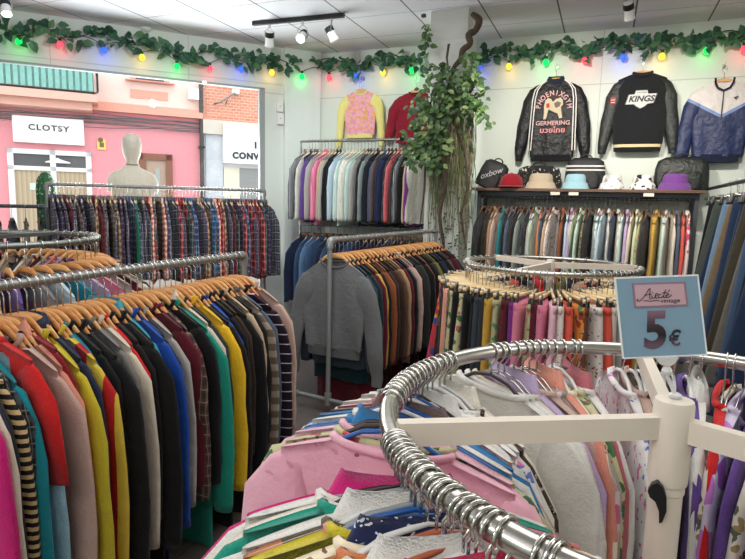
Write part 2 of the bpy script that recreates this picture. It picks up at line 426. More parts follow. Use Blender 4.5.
# ------------------------------------------------------------------ HANGERS   (origin = centre of the rail the hook sits on)
DROP = .105
def hook_mesh(r, wire, down=.10, n=12):
    mb = MB(); pts = []
    for i in range(n + 1):
        a = math.radians(-150 + i * 235 / n); pts.append((-math.cos(a + PI/2 + math.radians(0)) * r, 0, math.sin(a + PI/2) * r))
    # open end to one side, the shank drops below the rail
    pts = [(r * math.cos(math.radians(a)), 0, r * math.sin(math.radians(a))) for a in range(-35, 216, 18)] + [(-r * .45, 0, -r * .95), (0, 0, -r * 1.45), (0, 0, -down)]
    mb.tube(pts, wire, 6); return mb
HOOK = hook_mesh(.0185, .0020).mesh('hook'); HOOKBIG = hook_mesh(.0195, .0022, .05).mesh('hook')
def wood_bar():
    mb = MB(); rs = []
    for i in range(21):
        x = -.178 + .356 * i / 20; u = abs(x) / .178
        h = .016 - .008 * u; z = -DROP - .013 + shoulder(abs(x)) - h + .034 * max(0, 1 - (x / .135) ** 2); th = .0065 - .001 * u; y = 0
        rs.append([(x, y + th * math.cos(2*PI*j/8 + .39), z + h * math.sin(2*PI*j/8 + .39)) for j in range(8)])
    mb.rings(rs); return mb
WOODBAR = wood_bar().mesh('shoulder_bar')
DROPR = .052
def wire_bar(r=.003, DROP=DROPR):
    mb = MB(); xs = [0, .05, .09, .13, .165, .19]
    top = [(x, 0, -DROP - .010 + shoulder(x, .20, .08, .048) - r + .018 * max(0, 1 - (x / .08) ** 2)) for x in xs]; zb = top[-1][2] - .022
    rt = top + [(.196, 0, zb + .008), (.185, 0, zb), (.09, 0, zb - .002)]; pts = rt + [(0, 0, zb - .003)] + [(-x, y, z) for x, y, z in rt[1:]][::-1]
    mb.tube(pts, r, 6, closed=True); return mb
WIREBAR = wire_bar(.0042).mesh('shoulder_bar'); THINBAR = wire_bar(.002).mesh('shoulder_bar')
def clip_bar():
    mb = MB(); mb.box((-.155, -.0045, -DROP - .006), (.155, .0045, -DROP + .012)); return mb
CLIPBAR = clip_bar().mesh('clip_bar')
def clip_m(s):
    mb = MB(); mb.rings([[(s*.13 + x, y * w_, z) for x, y in ((-.010, -1), (.010, -1), (.010, 1), (-.010, 1))] for z, w_ in ((-DROP - .042, .009), (-DROP - .03, .011), (-DROP - .005, .0075), (-DROP + .016, .0085))]); return mb
CLIPS = {s: clip_m(s).mesh('clip') for s in (-1, 1)}
CLIPM = metal(C(120, 118, 116), .35)
WOODS = [wood(C(224, 164, 100), C(212, 150, 88), 12.), wood(C(232, 178, 116), C(220, 162, 100), 12.), wood(C(212, 148, 86), C(198, 134, 74), 12.)]
PALEW = [wood(C(238, 212, 164), C(222, 190, 138)), wood(C(244, 222, 178), C(228, 198, 150))]
def hanger(kind, loc, rz, label, group, mat=None, i=0, tilt=0.0):
    nm = {'wood': 'wooden_hanger', 'clip': 'clip_hanger', 'wire': 'wire_hanger', 'plastic': 'plastic_hanger'}[kind]
    r = thing(nm, loc, label, 'hanger', rz, group); r.rotation_euler = (tilt, 0, rz)
    if kind == 'wood': inst(WOODBAR, 'shoulder_bar', r, mat or WOODS[i % 3]); inst(HOOK, 'hook', r, CHROME)
    elif kind == 'clip': inst(CLIPBAR, 'clip_bar', r, mat or PALEW[i % 2]); inst(CLIPS[1], 'clip', r, CLIPM); inst(CLIPS[-1], 'clip', r, CLIPM); inst(HOOK, 'hook', r, CHROME)
    elif kind == 'wire': inst(THINBAR, 'shoulder_bar', r, mat or CHROME); inst(HOOKBIG, 'hook', r, CHROME)
    else: inst(WIREBAR, 'shoulder_bar', r, mat); inst(HOOKBIG, 'hook', r, CHROME)
    return r
def garment(kind, name, loc, rz, mat, label, cat, group=None, i=0, tilt=0.0, collar=None, smat=None, sc=1.0, sleeves=True, DROP=DROP):
    """loc = centre of the rail; cloth hangs DROP below it"""
    k = (i * 7 + i // 3) % 4
    r = thing(name, Vector(loc) - Vector((0, 0, DROP + .004)), label, cat, rz, group); r.rotation_euler = (tilt, 0, rz); r.scale = (sc, 1, sc)
    inst(BODY[kind, k], 'body', r, mat)
    if sleeves:
        for s in (1, -1): inst(SLEEVE[kind, (k + (s > 0)) % 4, s], 'sleeve', r, smat or mat)
    if collar == 'band': inst(NECKBAND, 'neckband', r, smat or mat)
    elif collar: inst(COLLAR, 'collar', r, smat or mat)
    return r

# colour words -> material
K = dict(
 magenta=cloth(C(206, 32, 120)), black=cloth(C(26, 26, 28)), cream=cloth(C(222, 210, 192)), charcoal=cloth(C(52, 53, 56)), darknavy=cloth(C(32, 34, 52)),
 teal=cloth(C(20, 134, 148)), lightblue=cloth(C(150, 190, 208)), red=cloth(C(208, 34, 36)), white=cloth(C(228, 226, 222)), mauve=cloth(C(104, 84, 82)), beigepink=cloth(C(204, 172, 160)),
 salmon=cloth(C(226, 150, 130)), olive_yellow=cloth(C(206, 190, 52)), tealblue=cloth(C(22, 128, 150)), grey=cloth(C(128, 126, 124)), cyan=cloth(C(60, 164, 190)), royal=cloth(C(30, 76, 168)),
 navy=cloth(C(36, 44, 78)), lightgrey=cloth(C(176, 172, 168)), maroon=cloth(C(96, 26, 40)), darkred=cloth(C(138, 28, 38)), tealgreen=cloth(C(30, 148, 128)), yellow=cloth(C(240, 190, 40)),
 darkbrown=cloth(C(62, 44, 36)), beige=cloth(C(196, 172, 146)), greyblue=cloth(C(84, 96, 120)), brown=cloth(C(112, 74, 52)), rust=cloth(C(150, 84, 54)), mustard=cloth(C(200, 158, 66)),
 slate=cloth(C(56, 66, 78)), purple=cloth(C(104, 74, 150)), pink=cloth(C(228, 132, 160)), lilac=cloth(C(190, 168, 206)), violet=cloth(C(128, 52, 136)), mint=cloth(C(196, 220, 206)), palegreen=cloth(C(206, 212, 180)),
 paleyellow=cloth(C(240, 224, 170)), hotpink=cloth(C(224, 40, 92)), lightpink=cloth(C(234, 186, 202)), orange=cloth(C(208, 128, 82)), blue=cloth(C(40, 118, 178)), green=cloth(C(20, 118, 84)), tan=cloth(C(170, 146, 112)),
 olive=cloth(C(120, 118, 60)), coral=cloth(C(232, 98, 80)), rose=cloth(C(190, 106, 116)), peach=cloth(C(240, 170, 150)), paleblue=cloth(C(188, 208, 222)), offwhite=cloth(C(232, 226, 212)), greygreen=cloth(C(140, 152, 146)),
)
k_ = C
P_BKBEIGE = stripes(C(30, 26, 26), C(206, 176, 130), 46., .52); P_DARKCHECK = plaid(C(28, 30, 38), C(70, 74, 84), C(150, 150, 150), 22.); P_NAVYFL = floral(C(36, 38, 60), C(180, 170, 160), C(110, 80, 90), 36., .3)
P_YELRED = stripes(C(214, 186, 70), C(186, 38, 40), 11., .6, 0); P_BRCHECK = plaid(C(92, 70, 60), C(60, 50, 50), C(190, 170, 150), 26.); P_GREYST = stripes(C(150, 138, 124), C(104, 92, 80), 18., .5); P_PURST = stripes(C(30, 22, 34), C(196, 180, 200), 26., .9)
P_CAMO = floral(C(96, 84, 60), C(52, 44, 36), C(190, 120, 84), 14., .75); P_SKULL = floral(C(236, 222, 196), C(122, 92, 74), C(150, 118, 92), 40., .26); P_LEO = floral(C(70, 56, 44), C(20, 18, 16), C(176, 168, 150), 60., .4)
P_DOTS = floral(C(30, 36, 74), C(226, 226, 226), C(200, 210, 226), 60., .22); P_WFL = floral(C(230, 228, 228), C(110, 130, 200), C(224, 120, 170), 40., .32); P_TREE = floral(C(222, 216, 206), C(90, 96, 86), C(160, 140, 90), 34., .4)
P_LILFL = floral(C(206, 196, 222), C(150, 70, 180), C(190, 120, 200), 18., .5); P_PKFL = floral(C(232, 216, 214), C(206, 70, 110), C(230, 130, 150), 16., .5); P_WBLUE = floral(C(232, 228, 222), C(60, 160, 190), C(226, 120, 130), 20., .42)
P_BKFL = floral(C(34, 36, 38), C(120, 170, 110), C(200, 190, 180), 30., .36); P_RUFF = floral(C(232, 214, 186), C(190, 140, 110), C(214, 180, 150), 40., .4); P_TURQ = floral(C(222, 200, 206), C(50, 170, 190), C(206, 110, 150), 22., .5); P_GREENPAT = floral(C(196, 190, 150), C(70, 110, 70), C(190, 90, 90), 34., .45)
P_MULTI = floral(C(216, 140, 60), C(60, 120, 90), C(150, 60, 50), 34., .5); P_OLFL = floral(C(112, 108, 82), C(60, 62, 50), C(160, 150, 120), 34., .45); P_BRFL = floral(C(104, 62, 44), C(226, 190, 140), C(60, 40, 34), 44., .4); P_MULT2 = floral(C(200, 60, 70), C(240, 170, 50), C(60, 80, 160), 22., .6); P_WBFL = floral(C(220, 224, 230), C(60, 90, 150), C(100, 150, 120), 24., .45)
P_DKFL = floral(C(60, 48, 44), C(110, 90, 70), C(40, 40, 44), 30., .5); P_GNFL = floral(C(170, 168, 130), C(80, 130, 100), C(206, 120, 100), 34., .4); P_WFL2 = floral(C(226, 216, 210), C(150, 60, 60), C(120, 120, 110), 44., .34)

P_LPK = floral(C(232, 178, 196), C(150, 96, 116), C(214, 150, 174), 22., .13)
def labels(descs, short, where):
    """make every label on a rack point to one garment"""
    out = []; cnt = {}
    for d in descs: cnt[d] = cnt.get(d, 0) + 1
    pair = {}
    for i, d in enumerate(descs):
        a = short[i - 1] if i else None; b = short[i + 1] if i + 1 < len(descs) else None
        pair[i] = (d, a, b)
    pc = {}
    for p in pair.values(): pc[p] = pc.get(p, 0) + 1
    ords = ['first','second','third','fourth','fifth','sixth','seventh','eighth','ninth','tenth','eleventh','twelfth','thirteenth','fourteenth','fifteenth','sixteenth','seventeenth','eighteenth','nineteenth','twentieth']
    seen = {}
    for i, d in enumerate(descs):
        p = pair[i]; seen[d] = seen.get(d, 0) + 1
        if cnt[d] == 1: out.append(f"{d} {where}")
        elif pc[p] == 1 and p[1] and p[2] and p[1] != p[2] and len(f"{d} between the {p[1]} and {p[2]} ones {where}".split()) < 17: out.append(f"{d} between the {p[1]} and {p[2]} ones {where}")
        else:
            out.append(f"{ords[seen[d]-1]} {d} counted from the left {where}")
        assert len(out[-1].split()) <= 16, out[-1]
    return out

# ------------------------------------------------------------------ PIPE RACKS
PIPE = plain(C(146, 146, 144), .38, .45, name='galvanised_pipe'); DARKPIPE = plain(C(70, 74, 80), .45, .4, name='dark_pipe')
def pipe_rack(a, b, label, mat=PIPE, r=.0135, posts=(1, 1), foot=.25, joints=True, foot_z=.08, rail2=None, group=None):
    a = Vector(a); b = Vector(b); d = (b - a); d.z = 0; L = d.length; d.normalize(); rz = math.atan2(d.y, d.x)
    t = thing('clothes_rack', (a.x, a.y, 0), label, 'clothes rack', rz, group)
    m = MB(); m.tube([(0, 0, a.z), (L, 0, b.z)], r, 12); m.build('rail', mat, t)
    if rail2:
        m = MB(); m.tube([(0, 0, rail2), (L, 0, rail2)], r, 12); m.build('rail', mat, t)
    for k, (x, z) in enumerate(((0, a.z), (L, b.z))):
        if not posts[k]: continue
        m = MB(); m.tube([(x, 0, foot_z), (x, 0, z)], r, 12); m.build('post', mat, t)
        m = MB(); m.tube([(x, -foot, foot_z), (x, foot, foot_z)], r, 12); m.tube([(x, -foot, foot_z), (x, -foot, 0)], r, 12); m.tube([(x, foot, foot_z), (x, foot, 0)], r, 12); m.build('foot', mat, t)
        if joints:
            s_ = 1 if x == 0 else -1
            m = MB(); m.tube([(x, 0, z - .05), (x, 0, z - .012), (x + s_*.004, 0, z - .004), (x + s_*.012, 0, z), (x + s_*.05, 0, z)], r * 1.45, 12); m.build('elbow_joint', mat, t)
            m = MB(); m.tube([(x, 0, foot_z - .03), (x, 0, foot_z + .045)], r * 1.5, 12); m.build('tee_joint', mat, t)
            for sy in (-1, 1): m = MB(); m.tube([(x, sy * (foot - .04), foot_z), (x, sy * foot, foot_z), (x, sy * foot, foot_z - .035)], r * 1.4, 12); m.build('elbow_joint', mat, t)
    return t

# ---- A: the near left rack of sweaters and sweatshirts
LX, LZ = -1.53, 1.05
pipe_rack((LX, .62, LZ), (LX, 2.20, LZ), 'grey pipe clothes rack packed with colourful sweaters at the left front', mat=PIPE, posts=(1, 1), foot=.22)
A = [  # key / material, words, short word, kind
 ('magenta','magenta sweatshirt','magenta','sweater'),('black','black sweatshirt','black','long'),('cream','cream sweatshirt','cream','sweater'),('charcoal','charcoal sweatshirt','charcoal','sweater'),
 (P_NAVYFL,'navy patterned sweatshirt','patterned navy','sweater'),(P_DARKCHECK,'dark checked sweatshirt','dark checked','sweater'),(P_BKBEIGE,'black and beige striped sweater','beige striped','sweater'),
 ('teal','teal sweatshirt','teal','long'),('lightblue','light blue sweatshirt','light blue','sweater'),('red','bright red sweatshirt','red','blouse'),('mauve','brownish grey sweatshirt','brownish grey','sweater'),
 ('beigepink','pale pink beige sweatshirt','pale pink','long'),('black','black sweatshirt','black','sweater'),('salmon','salmon polo sweater','salmon','sweater'),('darkred','dark red sweater','dark red','blouse'),
 ('olive_yellow','yellow green sweatshirt','yellow green','sweater'),('navy','navy sweatshirt','navy','sweater'),(P_YELRED,'yellow sweater with red stripes','yellow striped','long'),('tealblue','teal blue sweatshirt','teal blue','sweater'),
 ('black','black sweatshirt','black','sweater'),('black','black sweatshirt','black','long'),('charcoal','charcoal sweatshirt','charcoal','sweater'),('grey','mid grey sweatshirt','grey','sweater'),('cream','cream sweatshirt','cream','sweater'),
 ('red','bright red sweatshirt','red','sweater'),('black','black sweatshirt','black','sweater'),('black','black sweatshirt','black','long'),('cyan','pale cyan sweatshirt','cyan','sweater'),('royal','royal blue sweatshirt','royal blue','sweater'),
 ('navy','navy sweatshirt','navy','long'),('lightgrey','light grey sweatshirt','light grey','sweater'),('maroon','maroon sweatshirt','maroon','sweater'),('darkred','dark red sweater','dark red','sweater'),
 (P_BRCHECK,'brown checked sweater','brown checked','sweater'),('black','black sweatshirt','black','sweater'),('tealgreen','sea green sweatshirt','sea green','long'),('cream','cream sweatshirt','cream','sweater'),
 ('charcoal','charcoal sweatshirt','charcoal','sweater'),('yellow','golden yellow sweatshirt','yellow','sweater'),('charcoal','charcoal sweatshirt','charcoal','sweater'),('black','black sweatshirt','black','long'),
 ('royal','royal blue sweatshirt','royal blue','sweater'),('black','black sweatshirt','black','sweater'),('darkbrown','dark brown sweater','dark brown','sweater'),('black','black sweatshirt','black','long'),
 ('beige','beige sweater','beige','sweater'),('black','black sweatshirt','black','sweater'),(P_GREYST,'taupe and brown striped sweater','taupe striped','sweater'),('greyblue','grey blue sweater','grey blue','long'),
 (P_PURST,'black sweater with thin lilac stripes','lilac striped','long'),('red','bright red sweatshirt','red','sweater'),('black','black sweatshirt','black','sweater'),('beigepink','pale pink beige sweatshirt','pale pink','sweater')]
lab = labels([a[1] for a in A], [a[2] for a in A], 'on the left front rack')
BIG = {0: 1.1, 2: 1.08, 6: 1.03, 7: 1.06, 9: 1.10, 11: 1.08, 15: 1.12, 17: 1.06, 20: 1.12, 23: 1.06, 26: 1.12, 28: 1.06, 33: 1.02, 35: 1.14, 38: 1.08, 40: 1.1, 44: 1.1, 47: 1.04, 49: 1.08, 50: 1.04}
NA = len(A); y0, y1 = .82, 2.15
rnd = random.Random(3)
for i, (mk, ds, sh, kd) in enumerate(A):
    y = y0 + (y1 - y0) * (i / (NA - 1)) ** 1.25 + rnd.uniform(-.004, .004); rz = rnd.uniform(-.09, .09) + (.03); mt = K[mk] if isinstance(mk, str) else mk
    p = Vector((LX + rnd.uniform(-.004, .004), y, LZ))
    hanger('wood', p, rz, 'curved wooden hanger on the left front rack of sweaters', 'wooden hangers on the left front rack', i=i)
    sm = None
    if i == 6: sm = mt
    garment(kd, 'sweatshirt' if 'sweatshirt' in ds else 'sweater', p + Vector((rnd.uniform(-.008, .008), 0, rnd.uniform(-.006, .004))), rz, mt, lab[i], 'sweater', 'sweaters on the left front rack', i, collar='shirt' if i in (4, 13, 16, 27, 36) else 'band', smat=sm, sc=BIG.get(i, rnd.uniform(.94, 1.0)))

# ---- B: plaid shirts in front of the shop window (rail parallel to the glass)
IN = -ND
B0 = WP + IN * .54
bz = 1.397
a = B0 - UD * 1.985; b = B0 - UD * .13
pipe_rack((a.x, a.y, bz), (b.x, b.y, bz), 'grey pipe clothes rack of plaid shirts in front of the shop window', mat=PIPE, r=.0155, foot=.24)
PL = [(C(38,40,56),C(80,70,90),C(190,180,190),'navy and grey plaid shirt','navy grey'),(C(120,26,40),C(50,26,36),C(60,60,80),'wine red plaid shirt','wine red'),(C(60,52,50),C(120,100,86),C(40,36,36),'brown and grey plaid shirt','brown grey'),
 (C(30,32,40),C(70,74,84),C(200,200,205),'black and white plaid shirt','black white'),(C(90,60,48),C(180,150,120),C(40,34,34),'tan and brown plaid shirt','tan brown'),(C(60,40,70),C(30,30,50),C(170,160,190),'dark purple plaid shirt','purple'),
 (C(176,34,40),C(40,26,32),C(220,200,200),'red and black plaid shirt','red black'),(C(30,90,130),C(28,44,80),C(170,190,200),'bright blue plaid shirt','blue'),(C(190,60,50),C(236,200,180),C(80,40,50),'red and cream plaid shirt','red cream'),
 (C(50,66,62),C(30,40,44),C(150,170,160),'dark green plaid shirt','dark green'),(C(86,92,120),C(40,48,80),C(200,205,215),'grey blue plaid shirt','grey blue'),(C(200,110,90),C(120,50,50),C(240,210,190),'salmon plaid shirt','salmon')]
bri = lambda c: (min(1, c[0]*1.45+.008), min(1, c[1]*1.45+.008), min(1, c[2]*1.45+.008), 1)
order = [0,5,0,1,3,2,0,5,3,2,1,4,2,0,2,4,3,5,0,10,3,'G',3,0,6,8,3,2,8,10,3,0,6,6,9,10,7,0,4,2,7,7,10,8,6,4,0,9,1,5,6,10,6,0,1,6,5,9,3]
NB = len(order)
ds, sh, mats = [], [], []
for k in order:
    if k == 'G': ds.append('plain emerald green shirt'); sh.append('emerald'); mats.append(K['green'])
    else:
        c1, c2, c3, d, s_ = PL[k]; ds.append(d); sh.append(s_); mats.append(plaid(bri(c1), bri(c2), bri(c3), 15. + (k % 3) * 3))
ds[2] = 'small ' + ds[2]; 
ds[2] = PL[0][3]
lab = labels(ds, sh, 'on the window rack'); rnd = random.Random(5)
for i in range(NB):
    q = a + (b - a) * ((i + .9) / (NB + .3)); rz = THETA + PI/2 + rnd.uniform(-.2, .2) + .15; p = Vector((q.x, q.y, bz))
    hanger('wood', p, rz, 'wooden hanger on the rack of plaid shirts by the window', 'wooden hangers on the window rack', i=i, mat=PALEW[i % 2])
    garment('shirt', 'plaid_shirt' if order[i] != 'G' else 'shirt', p, rz, mats[i], lab[i], 'shirt', 'shirts on the window rack', i, collar='shirt', sc=1.0)

# ---- C: two-tier rack against the back wall: shirts above, denim below
cy = 5.36; cz = CAM_H + .1165 * cy; xl = on_y(301, 141, cy).x; xr = -1.62
pipe_rack((xl, cy, cz), (xr, cy, cz), 'tall two-tier rack of shirts over denim against the back wall', mat=metal(C(170, 174, 176), .35), r=.012, foot=.16, rail2=1.06, joints=False)
Cc = [('grey','grey striped shirt','grey',1),('offwhite','off-white shirt','off-white',0),(P_DARKCHECK,'dark checked shirt','dark checked',1),('purple','purple shirt','purple',0),('greyblue','grey blue shirt','grey blue',0),('lightgrey','light grey shirt','light grey',0),
 ('pink','pink shirt','pink',0),('pink','pink shirt','pink',0),('beige','beige shirt','beige',0),('lightgrey','light grey shirt','light grey',0),('black','black shirt','black',0),('black','black shirt','black',0),('paleblue','pale blue shirt','pale blue',0),('mint','mint shirt','mint',0),
 ('white','white shirt','white',0),('white','white shirt','white',0),('offwhite','off-white shirt','off-white',0),('mint','mint shirt','mint',0),('lightgrey','light grey shirt','light grey',0),('darknavy','dark navy shirt','dark navy',0),('charcoal','charcoal shirt','charcoal',0),('greygreen','grey green shirt','grey green',0),('darknavy','dark navy shirt','dark navy',0),
 ('mauve','mauve shirt','mauve',0),('greyblue','grey blue shirt','grey blue',0),('navy','navy shirt','navy',0),('navy','navy shirt','navy',0),(P_DARKCHECK,'dark checked shirt','dark checked',1),('salmon','salmon shirt','salmon',0),('charcoal','charcoal shirt','charcoal',0),('grey','grey striped shirt','grey',0),('black','black shirt','black',0),('beige','beige shirt','beige',0),('violet','violet shirt','violet',0),('offwhite','off-white shirt','off-white',0)]
sp = dict(grey=stripes(C(170,170,172), C(90,92,98), 60., .5, 0), pink=stripes(C(232,140,170), C(220,110,150), 40., .5, 0), salmon=stripes(C(226,120,124), C(200,90,100), 90., .5, 2), mint=stripes(C(206,226,218), C(160,190,186), 60., .6, 0), offwhite=plaid(C(226,222,210), C(206,204,196), C(150,150,150), 30.))
lab = labels([c[1] for c in Cc], [c[2] for c in Cc], 'on the upper back rail'); rnd = random.Random(8)
for i, (mk, d, s_, _) in enumerate(Cc):
    x = xl + .10 + (xr - xl - .13) * i / (len(Cc) - 1); rz = PI/2 + rnd.uniform(-.16, .1) - .22; mt = sp.get(mk) or (K[mk] if isinstance(mk, str) else mk)
    p = Vector((x, cy, cz))
    hanger('wood', p, rz, 'wooden hanger on the upper rail at the back wall', 'wooden hangers on the upper back rail', i=i, mat=PALEW[i % 2])
    garment('shirt', 'shirt', p, rz, mt, lab[i], 'shirt', 'shirts on the upper back rail', i, collar='shirt')
DN = [denim(C(60, 84, 120)), denim(C(36, 48, 76)), denim(C(96, 128, 164)), denim(C(30, 36, 52))]
dn = ['mid blue','dark blue','light blue','blackish']
seq = [1,0,2,0,1,0,3,1,0,1,3,1,1,0,3,1,3,1]
lab = labels([dn[k] + ' denim jacket' for k in seq], [dn[k] for k in seq], 'on the lower back rail')
for i, k in enumerate(seq):
    x = xl + .06 + (xr - xl - .1) * i / (len(seq) - 1); p = Vector((x, cy, 1.06)); rz = PI/2 - .25 + rnd.uniform(-.1, .1)
    hanger('wood', p, rz, 'wooden hanger on the lower denim rail at the back wall', 'wooden hangers on the lower back rail', i=i)
    garment('shirt', 'denim_jacket', p, rz, DN[k], lab[i], 'jacket', 'denim jackets on the lower back rail', i, collar='shirt')

# ---- D: middle rack with the grey sweater in front
d0 = Vector((-1.52, 3.07, 1.076)); d1 = Vector((-1.30, 4.60, 1.085))
pipe_rack(d0, d1, 'grey pipe clothes rack of dark sweaters in front of the column', mat=plain(C(150, 154, 156), .4, .4, name='galvanised_pipe'), r=.0145, foot=.27)
# crossing base pipe seen below the grey sweater
Dd = [('slate','slate blue sweater','slate'),('teal','dark teal sweater','teal'),('maroon','maroon sweater','maroon'),('mustard','mustard yellow sweater','mustard'),('black','black sweater','black'),('rust','rust brown sweater','rust'),('darkbrown','dark brown sweater','dark brown'),('darkbrown','dark brown sweater','dark brown'),
 ('brown','mid brown sweater','brown'),('tan','tan sweater','tan'),('maroon','maroon sweater','maroon'),('black','black sweater','black'),('grey','light grey sweater','grey'),('beigepink','pale pink beige sweater','pale pink'),('black','black sweater','black'),('charcoal','charcoal sweater','charcoal'),
 ('darkbrown','dark brown sweater','dark brown'),('black','black sweater','black'),('rust','rust brown sweater','rust'),('black','black sweater','black'),('charcoal','charcoal sweater','charcoal'),('olive','olive sweater','olive'),('black','black sweater','black'),('black','black sweater','black'),
 ('navy','navy sweater','navy'),('black','black sweater','black'),('mauve','mauve sweater','mauve'),('black','black sweater','black'),('maroon','maroon sweater','maroon'),('charcoal','charcoal sweater','charcoal')]
K['teal2'] = cloth(C(24, 52, 60))
lab = labels([d[1] for d in Dd], [d[2] for d in Dd], 'on the middle rack')
dd = (d1 - d0); drz = math.atan2(dd.y, dd.x) - PI/2; rnd = random.Random(12)
gk = cloth(C(114, 116, 119))
p = d0 + dd.normalized() * .055
hanger('wood', p, drz + .05, 'wooden hanger carrying the grey sweater behind the rack post', None, i=1)
g = thing('sweater', p - Vector((0, 0, DROP + .008)), 'heathered grey crew-neck sweater facing the shop at the end of the middle rack', 'sweater', drz + .05)
bm_ = body_mesh(.205, .56, .026, .10, .235, .20, .012, 77, M=40); bm_.build('body', gk, g)
for s_ in (1, -1): sleeve_mesh(s_, [(.145, -.165, .092), (.185, -.18, .086), (.222, -.23, .074), (.25, -.31, .066), (.272, -.41, .060), (.288, -.51, .056), (.298, -.60, .050), (.302, -.67, .042), (.303, -.715, .036), (.303, -.76, .034)], .026, 5, 16, .012).build('sleeve', gk, g)
m = MB(); m.rings([[(w_*sg(math.cos(2*PI*i/28), .7), .024*sg(math.sin(2*PI*i/28), .6), z) for i in range(28)] for w_, z in ((.203, -.545), (.188, -.565), (.185, -.615))]); m.build('waist_rib', cloth(C(100, 102, 105)), g)
inst(NECKBAND, 'neckband', g, cloth(C(100, 102, 105)))
for i, (mk, d, s_) in enumerate(Dd):
    q = d0 + dd * ((i + 2.1) / (len(Dd) + 2.3)); rz = drz + rnd.uniform(-.1, .1); mk = 'teal2' if mk == 'teal' else mk
    hanger('wood', q, rz, 'wooden hanger on the middle rack of dark sweaters', 'wooden hangers on the middle rack', i=i)
    garment('long' if mk in ('black', 'darkbrown', 'maroon') and i % 2 == 0 else 'sweater', 'sweater', q, rz, K[mk], lab[i], 'sweater', 'sweaters on the middle rack', i, collar='band')

# ---- E: short-sleeved and light shirts under the hat shelf
ey = 5.42; ez = CAM_H + .0165 * ey; ex0 = on_y(480, 200, ey).x; ex1 = on_y(696, 200, ey).x
sz = on_y(590, 190.5, 5.36).z
t = thing('shelf_rack', (ex0, ey, 0), 'dark metal rack with a brown wooden hat shelf along the back wall', 'clothes rack', 0)
Lx = ex1 - ex0
m = MB(); m.box((-.06, -.11, sz - .012), (Lx + .06, BACKY - ey - .02, sz + .012)); m.build('shelf', wood(C(112, 84, 66), C(84, 62, 50), 20.), t, False)
m = MB(); m.tube([(0, 0, ez), (Lx, 0, ez)], .013, 10); m.build('rail', DARKPIPE, t)
for yy in (-.02, .27): 
    m = MB(); m.box((-.02, yy - .015, sz - .055), (Lx + .02, yy + .015, sz - .015)); m.build('shelf_beam', DARKPIPE, t, False)
for x in (-.005, Lx + .005):
    for yy in (-.01, .29):
        m = MB(); m.box((x - .016, yy - .016, 0), (x + .016, yy + .016, sz - .014)); m.build('post', DARKPIPE, t, False)
for x in (Lx * .385, Lx * .47, Lx * .80):
    m = MB(); m.box((x - .045, -.125, sz - .045), (x + .035, -.121, sz - .018)); m.build('paper_tag', plain(C(226, 220, 205), .7), t, False)
EE = [('charcoal','charcoal shirt','charcoal'),('black','black shirt','black'),('darkbrown','dark brown shirt','dark brown'),('tan','tan shirt','tan'),('beigepink','pale pink beige shirt','pale pink'),('teal','petrol blue shirt','petrol'),('black','black shirt','black'),('greyblue','grey blue shirt','grey blue'),('charcoal','charcoal shirt','charcoal'),
 ('black','black shirt','black'),('greygreen','grey green shirt','grey green'),(P_DARKCHECK,'black patterned shirt','patterned black'),('lightgrey','light grey shirt','light grey'),('mint','mint shirt','mint'),('orange','orange tan shirt','orange'),('greyblue','grey blue shirt','grey blue'),('beige','beige shirt','beige'),(P_WFL2,'white printed shirt','printed white'),('grey','mid grey shirt','grey'),('rust','rust brown shirt','rust'),
 ('paleblue','pale blue shirt','pale blue'),('lilac','pale lilac shirt','lilac'),('palegreen','pale green shirt','pale green'),('mint','mint shirt','mint'),(P_OLFL,'olive printed shirt','printed olive'),('charcoal','charcoal shirt','charcoal'),('greygreen','grey green shirt','grey green'),(P_WBFL,'white and blue printed shirt','printed blue'),('paleblue','pale blue shirt','pale blue'),
 ('lightgrey','light grey shirt','light grey'),('greyblue','grey blue shirt','grey blue'),('grey','mid grey shirt','grey'),('mint','mint shirt','mint'),('lilac','pale lilac shirt','lilac'),('cream','cream shirt','cream'),('palegreen','pale green shirt','pale green'),(P_GNFL,'green printed shirt','printed green'),('charcoal','charcoal shirt','charcoal'),
 ('mustard','mustard yellow shirt','mustard'),('mustard','mustard yellow shirt','mustard'),('mint','mint shirt','mint'),('lightgrey','light grey shirt','light grey'),('cream','cream shirt','cream'),('greyblue','grey blue shirt','grey blue'),('coral','coral red shirt','coral'),(P_PKFL,'pink and red printed shirt','printed pink')]
lab = labels([e[1] for e in EE], [e[2] for e in EE], 'under the hat shelf'); rnd = random.Random(21)
for i, (mk, d, s_) in enumerate(EE):
    x = ex0 + .05 + (Lx - .1) * i / (len(EE) - 1); rz = PI/2 + rnd.uniform(-.12, .12) - .1; p = Vector((x, ey, ez))
    mt = K[mk] if isinstance(mk, str) else mk
    if mk in ('lightgrey', 'cream', 'grey') and i % 2: mt = stripes(C(216, 212, 200), C(168, 170, 170), 70., .6, 0)
    hanger('wood', p, rz, 'brown wooden hanger under the hat shelf', 'wooden hangers under the hat shelf', i=i, mat=wood(C(140, 96, 70), C(110, 72, 52)))
    garment('shirt', 'shirt', p, rz, mt, lab[i], 'shirt', 'shirts under the hat shelf', i, collar='shirt' if i % 2 else None, sc=.94)

